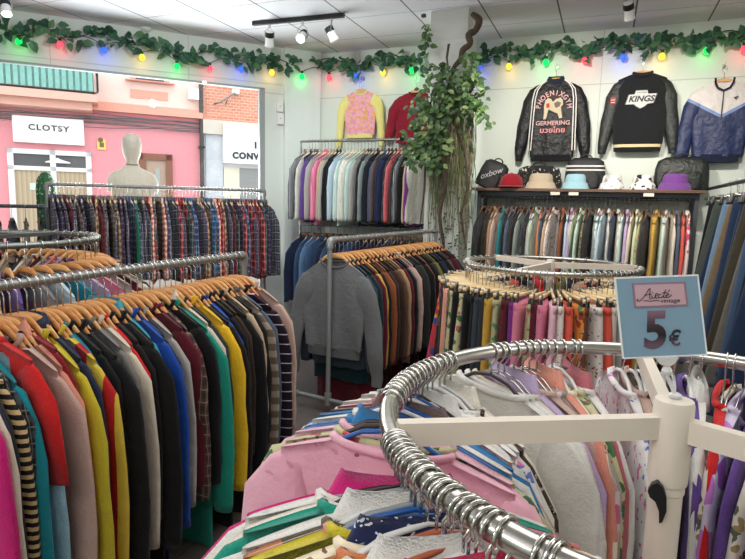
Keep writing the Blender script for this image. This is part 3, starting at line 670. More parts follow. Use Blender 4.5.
# ---- F: jeans rail on the right, running towards the camera
jx, jz = .80, 1.49
pipe_rack((jx, BACKY - .002, jz), (jx - .06, 1.9, jz), 'dark pipe rack of jeans on the right side of the shop', mat=DARKPIPE, foot=.2, posts=(0, 1))
J = [('dk','black jeans'),('pk','dusty pink trousers'),('gy','grey green trousers'),('db','dark blue jeans'),('mb','mid blue jeans'),('lb','faded light blue jeans'),('kh','khaki trousers'),('mb','mid blue jeans'),('db','dark blue jeans'),('db','dark blue jeans'),('ol','brown olive trousers'),('gr','grey trousers'),('mb','mid blue jeans'),('dk','black jeans'),('kh','khaki trousers'),('db','dark blue jeans'),('ol','brown olive trousers'),('mb','mid blue jeans'),('dk','black jeans'),('gr','grey trousers'),('db','dark blue jeans'),('kh','khaki trousers')]
JM = dict(dk=denim(C(24, 26, 32)), pk=cloth(C(160, 116, 108)), gy=cloth(C(84, 90, 84)), db=denim(C(38, 54, 80)), mb=denim(C(62, 84, 112)), lb=denim(C(124, 148, 172)), kh=cloth(C(134, 112, 84)), ol=cloth(C(70, 64, 50)), gr=cloth(C(110, 106, 100)))
lab = labels([j[1] for j in J], [j[1].rsplit(' ', 1)[0] for j in J], 'on the right-hand rail'); rnd = random.Random(31)
for i, (k, d) in enumerate(J):
    f = i / (len(J) - 1); y = 4.52 - 2.5 * f; x = jx - .06 * (4.62 - y) / 2.7; rz = rnd.uniform(-.3, .2) - .12; x += rnd.uniform(-.03, .02); p = Vector((x, y, jz))
    hanger('clip', p, rz, 'clip hanger on the right-hand rail of jeans', 'clip hangers on the jeans rail', i=i, mat=CHROME)
    r = thing('jeans' if 'jeans' in d else 'trousers', p - Vector((0, 0, DROP + .02)), lab[i], 'trousers', rz, 'jeans on the right-hand rail')
    q = inst(PANEL['jeans', i % 4], 'legs', r, JM[k]); q.scale = (1.0, 1.15, 1); wq = inst(WAIST, 'waistband', r, JM[k]); wq.scale = (.76, 1.5, 1.1)

# ---- ROUND RACKS
def round_rack(c, z, Rr, tube, arms, label, tubemat, armmat, post_r, post_mat, top_extra=.04, lever=None, arm=(.011, .02), pc=(0, 0)):
    t = thing('round_clothes_rack', (c[0], c[1], 0), label, 'clothes rack')
    m = MB(); n = 72; m.tube([(Rr*math.cos(2*PI*i/n), Rr*math.sin(2*PI*i/n), z) for i in range(n)], tube, 14, closed=True); m.build('ring', tubemat, t)
    for a_ in arms:
        a_ = math.radians(a_); e_ = Vector((Rr * math.cos(a_) - pc[0], Rr * math.sin(a_) - pc[1], 0)); m = MB(); Mx = Matrix.Translation((pc[0], pc[1], 0)) @ Matrix.Rotation(math.atan2(e_.y, e_.x), 4, 'Z'); m.box((post_r*.6, -arm[0], z - arm[1]), (e_.length - tube*.55, arm[0], z + arm[1]), M=Mx); m.build('arm', armmat, t, False)
    m = MB(); m.lathe([(post_r, z - .085), (post_r*1.03, z - .08), (post_r*1.03, z + top_extra - .006), (post_r*.96, z + top_extra), (.001, z + top_extra + .004)], 28, (pc[0], pc[1], 0)); m.build('post_cap', armmat, t)
    m = MB(); m.lathe([(post_r*.86, .03), (post_r*.86, z - .10), (post_r*.93, z - .098), (post_r*.93, z - .086)], 28, (pc[0], pc[1], 0)); m.build('post', post_mat, t)
    for k in range(4):
        a_ = math.radians(45 + 90*k); m = MB(); m.box((0, -.018, .02), (Rr*.85, .018, .05), M=Matrix.Rotation(a_, 4, 'Z')); m.lathe([(.02, 0), (.02, .02)], 12, (Rr*.8*math.cos(a_), Rr*.8*math.sin(a_), 0)); m.build('foot', armmat, t, False)
    return t
# front ring
h = .31; FC = Vector((.482 * h, 2.962 * h, 0)); FZ = CAM_H - h; FR = 1.464 * h
PCT = on_z(672, 426, FZ); PCT.z = 0
fr = round_rack(FC, FZ, FR, .0150, (-151.3, 97, -30), 'chrome and cream round rack of blouses in the right foreground', metal(C(198, 196, 190), .24), CREAM, .0265, CREAM, .040, arm=(.0095, .0165), pc=(PCT.x - FC.x, PCT.y - FC.y))
lv = MB()      # height-lock lever on the post, facing the camera
lp = on_z(678, 497, 0); dv = Vector((-PCT.x, -PCT.y, 0)).normalized(); sd = Vector((-dv.y, dv.x, 0)) * -1
prof = [(-.013, .030), (-.004, .034), (.006, .026), (.013, .008), (.015, -.014), (.010, -.032), (.005, -.034), (.003, -.014), (-.004, .002), (-.014, .010), (-.018, .020)]
zc = 0
pp = on_pl(667.5, 502, PCT + dv * .026, dv); zc = pp.z; off = (pp - FC).dot(sd)
vs = []
sR = Vector((R[0][0], R[1][0], 0)).normalized()
for dd_ in (.020, .033):
    for (x, zz) in prof: vs.append(dv * dd_ + sR * (x * .9 + (pp - PCT).dot(sR)) + Vector((PCT.x - FC.x, PCT.y - FC.y, zc + zz * .9)))
n = len(prof); lv.add(vs, [tuple(range(n)), tuple(range(2*n-1, n-1, -1))] + [(i, i+n, (i+1) % n + n, (i+1) % n) for i in range(n)])
lv.build('lock_lever', BLACK, fr, False)

def ang(px, py):
    p = on_z(px, py, FZ); return math.degrees(math.atan2(p.y - FC.y, p.x - FC.x)) % 360
def seg(p, q, n, flip=False):
    a_, b_ = ang(*p), ang(*q)
    if b_ - a_ > 180: b_ -= 360
    if a_ - b_ > 180: a_ -= 360
    return [a_ + (b_ - a_) * i / max(1, n - 1) for i in range(n)]
slots = seg((505, 535), (389, 442), 21) + seg((386, 400), (452, 361), 16) + seg((488, 350.5), (578, 346), 12) + seg((622, 347), (700, 356), 8)
slots2 = seg((725, 362), (745, 368), 3)
last = slots2[-1]; slots2 += [last - 5.2 * k for k in range(1, 17)]
slots3 = seg((560, 556), (548, 552), 3)
FG = [('white',P_WBLUE,'white blouse with blue print','blue print','white'),('cream','cream','cream blouse','cream','white'),('cream','beigepink','blush blouse','blush','white'),('w',P_BKFL,'black floral blouse','black floral','white'),('b','hotpink','hot pink blouse','hot pink','blue'),
 ('w','palegreen','pale green blouse','pale green','white'),('w',P_RUFF,'ruffled blouse with brown print','brown print','rust'),('w','paleyellow','pale yellow blouse','pale yellow','blue'),('w','white','white blouse','white','white'),('b','cream','cream blouse','cream','rust'),('w','orange','tan orange blouse','tan orange','white'),
 ('w',P_SKULL,'cream blouse with dark skull print','skull print','grey'),('b',P_DOTS,'navy blouse with white dots','dotted','blue'),('w','olive_yellow','yellow blouse','yellow','blue'),('g','pink','pink blouse','pink','grey'),('w',P_CAMO,'brown and black patterned blouse','brown patterned','white'),('w','white','white blouse','white','white'),
 ('g','tealgreen','turquoise green blouse','turquoise green','grey'),('k','offwhite','off-white blouse','off-white','dark'),('g','white','white blouse','white','grey'),('w','magenta','magenta blouse','magenta','dark'),
 ('b',P_LPK,'light pink blouse with small marks','marked pink','blue'),('k',P_GREENPAT,'green patterned blouse','green patterned','dark'),('w','lightpink','light pink blouse','light pink','dark'),('b','blue','bright blue blouse','bright blue','blue'),('b','blue','bright blue blouse','bright blue','blue'),('w','white','white blouse','white','white'),
 ('b','blue','bright blue blouse','bright blue','blue'),('w','mauve','mauve blouse','mauve','rust'),('w','rose','dusty rose blouse','dusty rose','white'),('b','white','white blouse','white','blue'),('k','beigepink','blush blouse','blush','dark'),('k','white','white blouse','white','dark'),('w',P_WFL,'white blouse with violet flowers','violet flowers','white'),
 ('w','white','white blouse','white','white'),('w',P_LEO,'black leopard print blouse','leopard print','white'),
 ('k','offwhite','off-white blouse','off-white','dark'),('k','white','white blouse','white','dark'),('c','white','white blouse','white','chrome'),('c','cream','cream blouse','cream','chrome'),('c','lilac','lilac blouse','lilac','chrome'),('c','beigepink','blush blouse','blush','chrome'),('c',P_TURQ,'pink blouse with turquoise print','turquoise print','chrome'),
 ('c','lightgrey','light grey blouse','light grey','chrome'),('c','salmon','salmon blouse','salmon','chrome'),('c',P_SKULL,'cream blouse with dark skull print','skull print','white'),('c',P_GREENPAT,'green patterned blouse','green patterned','white'),('k','white','white blouse','white','dark'),('w','rose','dusty rose blouse','dusty rose','white'),('w',P_WFL,'white blouse with violet flowers','violet flowers','white'),('w','beigepink','blush blouse','blush','white'),('w',P_LEO,'black leopard print blouse','leopard print','white'),('w',P_WFL,'white blouse with violet flowers','violet flowers','white'),('w','mauve','mauve blouse','mauve','white'),('w',P_LEO,'black leopard print blouse','leopard print','white'),('w','purple','purple blouse','purple','white'),('w','white','white blouse','white','white')]
FG2 = [('c','red','red blouse','red','chrome'),('c',P_TREE,'white blouse with grey branch print','branch print','chrome'),('c',P_LILFL,'lilac blouse with violet print','violet print','chrome'),('c','purple','purple blouse','purple','white'),('c',P_TREE,'white blouse with grey branch print','branch print','white'),('c',P_LILFL,'lilac blouse with violet print','violet print','white'),
 ('c',P_PKFL,'white blouse with pink flowers','pink flowers','white'),('c','black','black blouse','black','white'),('c',P_TREE,'white blouse with grey branch print','branch print','white'),('c','lightgrey','light grey blouse','light grey','white')]
FG2 = FG2 + [FG2[(i * 3) % 10] for i in range(len(slots2) - 10)]
FG3 = [('c','red','red blouse','red','white'),('c','lightpink','light pink blouse','light pink','white'),('c','white','white blouse','white','white')]
HM = dict(white=plain(C(226, 226, 226), .35, name='white_plastic'), blue=plain(C(26, 84, 160), .35, name='blue_plastic'), dark=plain(C(60, 44, 42), .4, name='dark_plastic'), grey=plain(C(150, 156, 164), .35, name='grey_plastic'), rust=plain(C(176, 96, 66), .4, name='rust_plastic'), chrome=CHROME)
NE = 49
even = [slots[0] + (slots[NE-1] - slots[0]) * i / (NE - 1) for i in range(NE)] + slots[NE:]
fan = [b_ + max(-3.5, min(3.5, (a_ - b_))) for a_, b_ in zip(even, slots)] + slots2 + slots3
allslots = slots + slots2 + slots3; allF = FG[:len(slots)] + FG2 + FG3
assert len(allslots) == len(allF), (len(slots), len(FG), len(slots2), len(FG2))
lab = labels([f[2] for f in allF], [f[3] for f in allF], 'on the front round rack'); rnd = random.Random(17)
lab = [l.replace('counted from the left', 'counted clockwise from the camera' if len(l.split()) < 16 else 'counted clockwise') for l in lab]
for i, (an, f) in enumerate(zip(allslots, allF)):
    an_ = math.radians(an + rnd.uniform(-.6, .6)); p = Vector((FC.x + FR * math.cos(an_), FC.y + FR * math.sin(an_), FZ)); e_ = math.radians(fan[i]); tp_ = Vector((FC.x + (FR + .2) * math.cos(e_), FC.y + (FR + .2) * math.sin(e_), 0)); rz = math.atan2(tp_.y - p.y, tp_.x - p.x) + rnd.uniform(-.05, .05)
    hk = f[4]; kind = 'wire' if hk == 'chrome' else 'plastic'
    hanger(kind, p - Vector((0, 0, .002)), rz, f'{hk} {"wire" if hk == "chrome" else "plastic"} hanger with a metal hook on the front round rack', f'{hk} hangers on the front round rack', HM[hk])
    mt = K[f[1]] if isinstance(f[1], str) else f[1]
    garment('dress' if 28 < i else 'blouse', 'blouse', p + Vector((0, 0, -.004 + rnd.uniform(-.006, .002))), rz, mt, lab[i], 'blouse', 'blouses on the front round rack', i, collar='shirt' if i % 4 == 0 else 'band', DROP=DROPR)

# second ring: skirts and trousers on pale clip hangers
h2 = .318; SZ = CAM_H - h2; SC = on_z(550.5, 265, SZ); SC.z = 0; SR = .462
round_rack(SC, SZ, SR, .012, (140, 16, -104), 'round rack of skirts and trousers in the middle of the shop', metal(C(200, 200, 196), .3), CREAM, .022, CREAM, .03, arm=(.012, .016))
SK = [(P_WBFL,'blue and white floral skirt','floral blue','skirt'),('red','red skirt','red','skirt'),(P_MULT2,'multicoloured skirt','multicoloured','skirt'),(P_DKFL,'dark printed skirt','dark printed','skirt'),('darkbrown','dark brown trousers','dark brown','trouser'),('peach','peach trousers','peach','trouser'),(P_OLFL,'olive floral trousers','floral olive','trouser'),
 (P_GREENPAT,'green patterned skirt','green patterned','skirt'),('black','black trousers','black','trouser'),('black','black skirt','black','skirt'),('slate','slate blue trousers','slate','trouser'),('charcoal','charcoal trousers','charcoal','trouser'),('mustard','mustard yellow trousers','mustard','trouser'),(P_GNFL,'green floral skirt','floral green','skirt'),('maroon','maroon skirt','maroon','skirt'),('violet','violet trousers','violet','trouser'),
 ('pink','pink trousers','pink','trouser'),('lightpink','light pink skirt','light pink','skirt'),(P_WFL2,'white floral skirt','floral white','skirt'),('coral','coral skirt','coral','skirt'),(P_MULTI,'orange and green floral skirt','floral orange','skirt'),(P_BRFL,'brown floral skirt','floral brown','skirt'),('offwhite','off-white trousers','off-white','trouser'),('lightgrey','light grey trousers','light grey','trouser'),('black','black trousers','black','trouser'),('red','red trousers','red','trouser'),('mustard','mustard yellow trousers','mustard','trouser'),('olive','olive trousers','olive','trouser'),('teal','teal trousers','teal','trouser'),('tan','tan trousers','tan','trouser')]
SK = SK[:2] + SK[1:3] + SK[3:9] + SK[7:9] + SK[9:17] + SK[13:15] + SK[16:22] + SK[18:20] + SK[22:]
angs = [-170 + 140 * i / (len(SK) - 1) for i in range(len(SK))]
back = [('black','black trousers','black','trouser'),('coral','coral skirt','coral','skirt'),('beige','beige trousers','beige','trouser'),('navy','navy trousers','navy','trouser'),('olive','olive trousers','olive','trouser'),(P_DKFL,'dark printed skirt','dark printed','skirt'),('red','red skirt','red','skirt'),('grey','grey trousers','grey','trouser')]
for i in range(24): angs.append(-24 + 210 * i / 23); SK.append(back[i % 8])
lab = labels([f[1] for f in SK], [f[2] for f in SK], 'on the second round rack'); lab = [l.replace('counted from the left', 'counted anticlockwise from the left side') for l in lab]
rnd = random.Random(23)
for i, (an, f) in enumerate(zip(angs, SK)):
    an_ = math.radians(an); p = Vector((SC.x + SR*math.cos(an_), SC.y + SR*math.sin(an_), SZ)); rz = an_ + rnd.uniform(-.16, .16)
    hanger('clip', p, rz, 'pale wooden clip hanger on the second round rack', 'clip hangers on the second round rack', i=i).rotation_euler[1] = rnd.uniform(-.07, .07)
    mt = K[f[0]] if isinstance(f[0], str) else f[0]
    r = thing('skirt' if f[3] == 'skirt' else 'trousers', p - Vector((0, 0, DROP + .03)), lab[i], 'skirt' if f[3] == 'skirt' else 'trousers', rz, 'skirts and trousers on the second round rack')
    q = inst(PANEL[f[3], i % 4], 'skirt_cloth' if f[3] == 'skirt' else 'legs', r, mt); q.scale = (1, 1.5, 1); inst(WAIST, 'waistband', r, mt).scale = (1, 1.2, 1)

# third ring at the far left
TC = Vector((-2.66, 1.70, 0)); TZ = 1.10; TR = .52
round_rack(TC, TZ, TR, .013, (100, -20, 220), 'round rack of knitwear behind the left front rack', metal(C(150, 156, 154), .45, .3), metal(C(150, 156, 154), .45, .3), .024, PIPE, .012, arm=(.012, .01))
TK = ['navy','grey','lilac','maroon','beige','violet','paleblue','pink','offwhite','purple','charcoal','tealblue','lightgrey','darknavy']
tn = dict(navy='navy',grey='mid grey',lilac='lilac',maroon='maroon',beige='beige',violet='violet',paleblue='pale blue',pink='pink',offwhite='off-white',purple='purple',charcoal='charcoal',tealblue='teal blue',lightgrey='light grey',darknavy='dark navy')
NT3 = 44; ks = [TK[(i * 5 + i // 14) % 14] for i in range(NT3)]
lab = labels([tn[k] + ' knitted top' for k in ks], [tn[k] for k in ks], 'on the far-left round rack'); lab = [l.replace('counted from the left', 'counted anticlockwise from the near side') for l in lab]
for i, k in enumerate(ks):
    an_ = math.radians(-110 + 300 * i / (NT3 - 1)); p = Vector((TC.x + TR*math.cos(an_), TC.y + TR*math.sin(an_), TZ)); rz = an_ + rnd.uniform(-.12, .12)
    hanger('wood', p, rz, 'wooden hanger on the far-left round rack', 'wooden hangers on the far-left round rack', i=i)
    garment('shirt', 'knitted_top', p, rz, K[k], lab[i], 'top', 'knitted tops on the far-left round rack', i, collar='band')

# small dark rack by the window, far left
f1 = WP + IN * .93 - UD * 1.97; f0 = f1 - UD * .75
fz = 1.215
pipe_rack((f0.x, f0.y, fz), (f1.x, f1.y, fz), 'small dark pipe rack near the window at the far left', mat=DARKPIPE, r=.014, foot=.18)
ks = ['charcoal','darknavy','offwhite','darkred','black','navy','grey','black']; kn = ['charcoal','dark navy','off-white','dark red','black','navy','mid grey','black']
lab = labels([k + ' small top' for k in kn], kn, 'on the small far-left rack')
for i, k in enumerate(ks):
    q = f0 + (f1 - f0) * ((i + .7) / (len(ks) + .2)); p = Vector((q.x, q.y, fz)); rz = THETA + PI/2 + rnd.uniform(-.1, .2)
    hanger('wood', p, rz, 'dark wooden hanger on the small far-left rack', 'dark wooden hangers on the small far-left rack', mat=wood(C(96, 70, 54), C(76, 54, 42)))
    garment('shirt', 'top', p, rz, K[k], lab[i], 'top', 'tops on the small far-left rack', i, collar='band', sc=.7)

# ------------------------------------------------------------------ TEXT HELPER
def text_mb(txt, size, extrude=.001, shear=0, bold=0.0, space=1.0, align='CENTER'):
    cu = bpy.data.curves.new('lettering', 'FONT'); cu.body = txt; cu.size = size; cu.extrude = extrude; cu.shear = shear; cu.offset = bold
    cu.align_x = align; cu.align_y = 'CENTER'; cu.space_character = space; cu.resolution_u = 4
    o = bpy.data.objects.new('lettering', cu); COL.objects.link(o)
    bpy.context.view_layer.update()
    me = bpy.data.meshes.new_from_object(o.evaluated_get(bpy.context.evaluated_depsgraph_get()))
    bpy.data.objects.remove(o); bpy.data.curves.remove(cu); return me
RX = Matrix.Rotation(PI / 2, 4, 'X')          # text upright, facing -y
def text_obj(name, txt, size, loc, mat, parent, **k):
    sx = k.pop('sx', 1.0); rot = k.pop('rot', 0)
    me = text_mb(txt, size, **k); me.transform(Matrix.Translation(loc) @ RX @ Matrix.Rotation(rot, 4, 'Z') @ Matrix.Scale(sx, 4, (1, 0, 0)))
    me.materials.clear(); me.materials.append(mat); o = bpy.data.objects.new(name, me); COL.objects.link(o); o.parent = parent; return o
def arc_text(name, txt, size, cx, cz, rad, a0, a1, y, mat, parent, bold=0.0, sx=1):
    mb = MB(); n = len(txt)
    for i, ch in enumerate(txt):
        a_ = math.radians(a0 + (a1 - a0) * i / (n - 1)); me = text_mb(ch, size, bold=bold)
        Mx = Matrix.Translation((cx + rad * math.cos(a_), y, cz + rad * math.sin(a_))) @ RX @ Matrix.Rotation(a_ - PI/2, 4, 'Z') @ Matrix.Scale(sx, 4, (1, 0, 0))
        mb.add([Mx @ v.co for v in me.vertices], [tuple(p.vertices) for p in me.polygons]); bpy.data.meshes.remove(me)
    return mb.build(name, mat, parent, False)

# ------------------------------------------------------------------ STREET
FDIST = 7.0; F0 = WP + ND * FDIST
def fp(px, py, out=0.0):
    p = on_pl(px, py, F0 - ND * out, ND); return (p - F0).dot(UD), p.z
m = MB(); m.box((-16, .13, -.2), (16, FDIST, -.06)); o = struct('floor_street', m, plain(C(150, 146, 140), .8, name='pavement'), False, WP); o.rotation_euler = (0, 0, THETA)
fs = lambda px: fp(px, 180)[0]
split = fs(203)
GROUND = -.1
def facade(name, label, group=None):
    return thing(name, (F0.x, F0.y, 0), label, 'building', THETA, group)
pk = facade('townhouse', 'pink painted house with a shop on its ground floor across the street')
def frect(mb, pa, pb, out, th=.04, base=0.0):
    s0, z1 = fp(pa[0], pa[1], base); s1, z0 = fp(pb[0], pb[1], base); mb.box((s0, -out - th, z0), (s1, -out, z1)); return s0, s1, z0, z1
zc_ = fp(120, 112)[1]
PINKM = plain(C(228, 150, 158), .8, name='pink_render'); UPM = plain(C(240, 206, 196), .8, name='pale_pink_render'); PEACH = plain(C(226, 160, 142), .8, name='peach_render')
m = MB(); m.box((-15, 0, GROUND), (split, .3, zc_)); m.build('ground_floor_wall', PINKM, pk, False)
m = MB(); m.box((-15, 0, zc_), (split, .3, 8.5)); m.build('upper_wall', UPM, pk, False)
m = MB(); m.box((-15, -.16, zc_ - .02), (split, 0, zc_ + .10)); m.box((-15, -.10, zc_ + .10), (split, 0, zc_ + .16)); m.build('cornice', PEACH, pk, False)
# balcony with green ribbed panels
sA = fp(-40, 90, .6)[0]; sB, zb0 = fp(96, 92, .6); zb1 = fp(96, 74, .6)[1]
t = NT('green_ribbed_panel'); v, s = t.coord(); w = t.math('FRACT', t.math('MULTIPLY', s[0], 9.0)); n = t.noise(v, 14, 4)
t.bump(t.math('ABSOLUTE', t.math('SUBTRACT', w, .5)), .8, .05); GRN = t.fin(t.mix(t.math('MULTIPLY', t.math('LESS_THAN', w, .35), t.math('ADD', n, .25)), t.mix(n, C(96, 158, 146), C(150, 200, 188)), C(52, 92, 90)), .35)
m = MB(); m.box((sA, -.62, zb0), (sB - .05, -.58, zb1 + .05)); m.box((sB - .07, -.6, zb0), (sB - .04, 0, zb1 + .05)); bp = m.build('balcony_panel', GRN, pk, False)
m = MB(); m.tube([(sA, -.64, zb1 + .08), (sB - .02, -.64, zb1 + .08), (sB + .03, -.60, zb1 + .04), (sB + .03, -.6, zb0), (sB - .02, -.64, zb0 - .03), (sA, -.64, zb0 - .03)], .02, 8)
m.tube([(sB + .02, -.6, zb1 + .08), (sB + .02, 0, zb1 + .08)], .02, 8); m.build('balcony_rail', BLACK, pk)
m = MB(); m.box((sA, -.66, zb0 - .2), (sB + .02, 0, zb0 - .06)); m.box((sA, -.5, zb0 - .34), (sB - .08, 0, zb0 - .2)); m.build('balcony_slab', plain(C(226, 176, 160), .8, name='slab_render'), pk, False)
# upper window with ledge
m = MB(); frect(m, (130, 89), (168, 101), .0, .02); m.build('recessed_panel', PEACH, pk, False)
m = MB(); s0, s1, z0, z1 = frect(m, (125, 80.5), (174, 85), .0, .16); m.box((s0 + .1, -.03, z1), (s1 - .1, 0, z1 + 1.7)); ow = m.build('window_ledge', PEACH, pk, False)
m = MB(); m.box((s0 + .2, -.05, z1 + .05), (s1 - .2, -.031, z1 + 1.5)); m.build('upper_window', plain(C(70, 72, 76), .2), pk, False)
# shop front
s0, z1 = fp(7, 148); s1, z0 = fp(91, 152); zt = z1
m = MB(); m.box((s0, -.06, zt - .09), (s1, 0, zt)); zz = fp(50, 169)[1]; m.box((s0, -.06, zz - .04), (s1, 0, zz + .04)); m.box((s0, -.06, GROUND), (s1, 0, GROUND + .25))
sm_ = fp(53, 160)[0]
for q in (s0, sm_ - .05, s1 - .1): m.box((q, -.06, GROUND), (q + .1, 0, zt))
m.build('shopfront_frame', plain(C(236, 236, 236), .4, name='white_frame'), pk, False)
m = MB(); m.box((s0 + .05, -.02, GROUND + .2), (s1 - .05, -.005, zz)); 
t = NT('beige_curtain'); v, s = t.coord(); w = t.math('FRACT', t.math('MULTIPLY', s[0], 12.)); CUR = t.fin(t.mix(w, C(168, 148, 122), C(196, 178, 152)), .8); m.build('curtained_pane', CUR, pk, False)
m = MB(); m.box((s0 + .05, -.02, zz), (s1 - .05, -.005, zt - .05)); tp = m.build('transom_pane', plain(C(92, 92, 94), .15), pk, False)
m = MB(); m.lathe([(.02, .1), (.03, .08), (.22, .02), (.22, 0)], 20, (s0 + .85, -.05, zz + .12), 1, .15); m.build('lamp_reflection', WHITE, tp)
m = MB(); frect(m, (30, 183), (40, 190), .02, .01); m.build('door_notice', plain(C(206, 226, 214), .6), pk, False)
# brown door
sd0 = fp(139, 160)[0]; sd1 = fp(172, 160)[0]; zd = fp(155, 154)[1]
dm = wood(C(150, 96, 76), C(118, 72, 56), 14.)
m = MB(); m.box((sd0, -.07, GROUND), (sd0 + .13, 0, zd)); m.box((sd1 - .13, -.07, GROUND), (sd1, 0, zd)); m.box((sd0, -.07, zd - .13), (sd1, 0, zd)); m.build('door_frame', dm, pk, False)
m = MB(); m.box((sd0 + .13, -.03, GROUND), (sd1 - .13, -.01, zd - .13)); dr = m.build('door', plain(C(176, 150, 132), .5), pk, False)
m = MB(); m.box((sd0 + .3, -.045, zd - 1.0), (sd1 - .25, -.031, zd - .3)); m.build('door_pane', plain(C(160, 164, 160), .15), dr, False)
# shop sign CLOTSY
sS0, zS1 = fp(12, 115, .1); sS1 = fp(83.5, 122, .1)[0]; zS0 = fp(12, 141.5, .1)[1]
sg_ = thing('shop_sign', (F0 + UD * sS0).to_tuple(), 'white rectangular shop sign reading CLOTSY on the pink house', 'sign', THETA)
m = MB(); m.box((0, -.14, zS0), (sS1 - sS0, -.005, zS1)); m.build('sign_board', plain(C(244, 244, 246), .4, name='sign_white'), sg_, False)
text_obj('sign_lettering', 'CLOTSY', .150, ((sS1 - sS0) * .5, -.143, (zS0 + zS1) / 2 + .04), plain(C(60, 60, 66), .6, name='sign_letters'), sg_, bold=.0045, space=1.18, extrude=.002, sx=1.12)
m = MB(); m.box(((sS1 - sS0) * .32, -.143, (zS0 + zS1) / 2 - .155), ((sS1 - sS0) * .70, -.14, (zS0 + zS1) / 2 - .148)); m.build('sign_underline', plain(C(170, 170, 172), .6), sg_, False)
# yellow plaque
a0_, zq1 = fp(97, 139); a1_, zq0 = fp(106, 150)
pl_ = thing('wall_plaque', (F0 + UD * a0_).to_tuple(), 'small yellow plaque on the pink wall right of the shop sign', 'plaque', THETA)
m = MB(); m.box((0, -.03, zq0), (a1_ - a0_, -.001, zq1)); m.build('plaque_plate', plain(C(230, 206, 110), .5), pl_, False)
m = MB(); cx_ = (a1_ - a0_) * .4; m.lathe([(.001, 0), (.05, 0), (.05, .004), (.001, .004)], 12, M=Matrix.Translation((cx_, -.036, zq0 + .19)) @ Matrix.Rotation(-PI/2, 4, 'X')); m.box((cx_ - .02, -.036, zq0 + .05), (cx_ + .06, -.031, zq0 + .14)); m.build('plaque_symbol', plain(C(120, 96, 60), .6), pl_, False)
# neighbour building on the right
rb = facade('building', 'orange brick house with a white shop fascia right of the pink house')
m = MB(); m.box((split, 0, GROUND), (14, .3, zc_ - .1)); m.build('ground_floor_wall', plain(C(226, 226, 228), .8, name='pale_stone_render'), rb, False)
t = NT('orange_brick'); v, s = t.coord(); cb_ = t.n('ShaderNodeCombineXYZ'); t.l(s[0], cb_.inputs[0]); t.l(s[2], cb_.inputs[1]); b_ = t.n('ShaderNodeTexBrick'); t.l(cb_.outputs[0], b_.inputs['Vector']); b_.inputs['Scale'].default_value = 4; b_.inputs['Color1'].default_value = C(214, 142, 118); b_.inputs['Color2'].default_value = C(196, 124, 102); b_.inputs['Mortar'].default_value = C(220, 190, 170)
m = MB(); m.box((split, 0, zc_ - .1), (14, .3, 8.5)); m.build('upper_wall', t.fin(b_.outputs[0], .85), rb, False)
m = MB(); m.box((split, -.14, zc_ - .32), (14, 0, zc_ - .02)); m.build('cornice', plain(C(206, 196, 184), .85), rb, False)
t = NT('grey_marble'); v, s = t.coord(); n = t.noise(v, 3.5, 6, .7)
m = MB(); s0, z1 = fp(205, 124); s1 = fp(222, 124)[0]; m.box((s0, -.05, GROUND), (s1, 0, z1)); m.build('marble_pilaster', t.fin(t.mix(n, C(150, 156, 170), C(226, 228, 232)), .3), rb, False)
s2 = fp(239, 170)[0]; s3 = fp(300, 170)[0]; zsh = fp(240, 168)[1]
t = NT('roller_shutter'); v, s = t.coord(); w = t.math('FRACT', t.math('MULTIPLY', s[2], 10.)); t.bump(w, .6, .02)
m = MB(); m.box((s2, -.03, GROUND), (s3, -.002, zsh)); m.build('roller_shutter', t.fin(C(150, 150, 150), .5), rb, False)
m = MB(); m.box((s1 + .02, -.04, GROUND), (s2, -.002, zsh)); m.build('cream_panel', plain(C(228, 220, 200), .6), rb, False)
s4, z4 = fp(222.5, 124, .1); s5 = fp(330, 124, .1)[0]; z5 = fp(223, 163, .1)[1]
fsn = thing('shop_sign', (F0 + UD * s4).to_tuple(), 'white shop fascia with dark letters CONV on the right building', 'sign', THETA)
m = MB(); m.box((0, -.20, z5), (s5 - s4, -.005, z4)); m.build('sign_board', plain(C(238, 238, 236), .5, name='fascia_white'), fsn, False)
tx, tz_ = fp(232.5, 155.5, .2); text_obj('sign_lettering', 'CONVENIENCE', .185, (tx - s4, -.204, tz_), plain(C(52, 52, 58), .6, name='fascia_letters'), fsn, bold=.012, space=1.15, extrude=.002, align='LEFT')
tx, tz_ = fp(254.5, 145.5, .2); text_obj('sign_lettering', 'I', .19, (tx - s4, -.204, tz_), plain(C(52, 52, 58), .6, name='fascia_letters'), fsn, bold=.012, extrude=.002, align='LEFT')
# cables, drainpipe, meter boxes, street bracket
rnd = random.Random(2)
cbm = plain(C(110, 108, 110), .8, name='cable_rubber'); cl = thing('cable_bundle', (F0 - UD * 14).to_tuple(), 'bundle of dark cables running along the house fronts under the cornice', 'cables', THETA)
for j in range(7):
    m = MB(); zz = zc_ - .10 - .035 * j; pts = []
    for q in range(57): sx_ = q * .45; pts.append((sx_, -.06 - .02 * (j % 3), zz + .035 * math.sin(sx_ * (.7 + .13 * j) + j * 2) + rnd.uniform(-.01, .01)))
    m.tube(pts, .008 + .005 * (j % 2), 6); m.build('cable', cbm, cl)
dp = thing('drainpipe', (F0 + UD * (split - .03)).to_tuple(), 'dark vertical drainpipe between the pink house and its neighbour', 'pipe', THETA)
m = MB(); m.tube([(0, -.1, GROUND), (0, -.1, 8.4)], .045, 10); m.build('pipe', plain(C(70, 66, 66), .6), dp)
m = MB(); 
for zz in (1.0, 2.4, 3.9, 5.4): m.box((-.06, -.16, zz), (.06, -.001, zz + .04))
m.build('pipe_clamp', BLACK, dp, False)
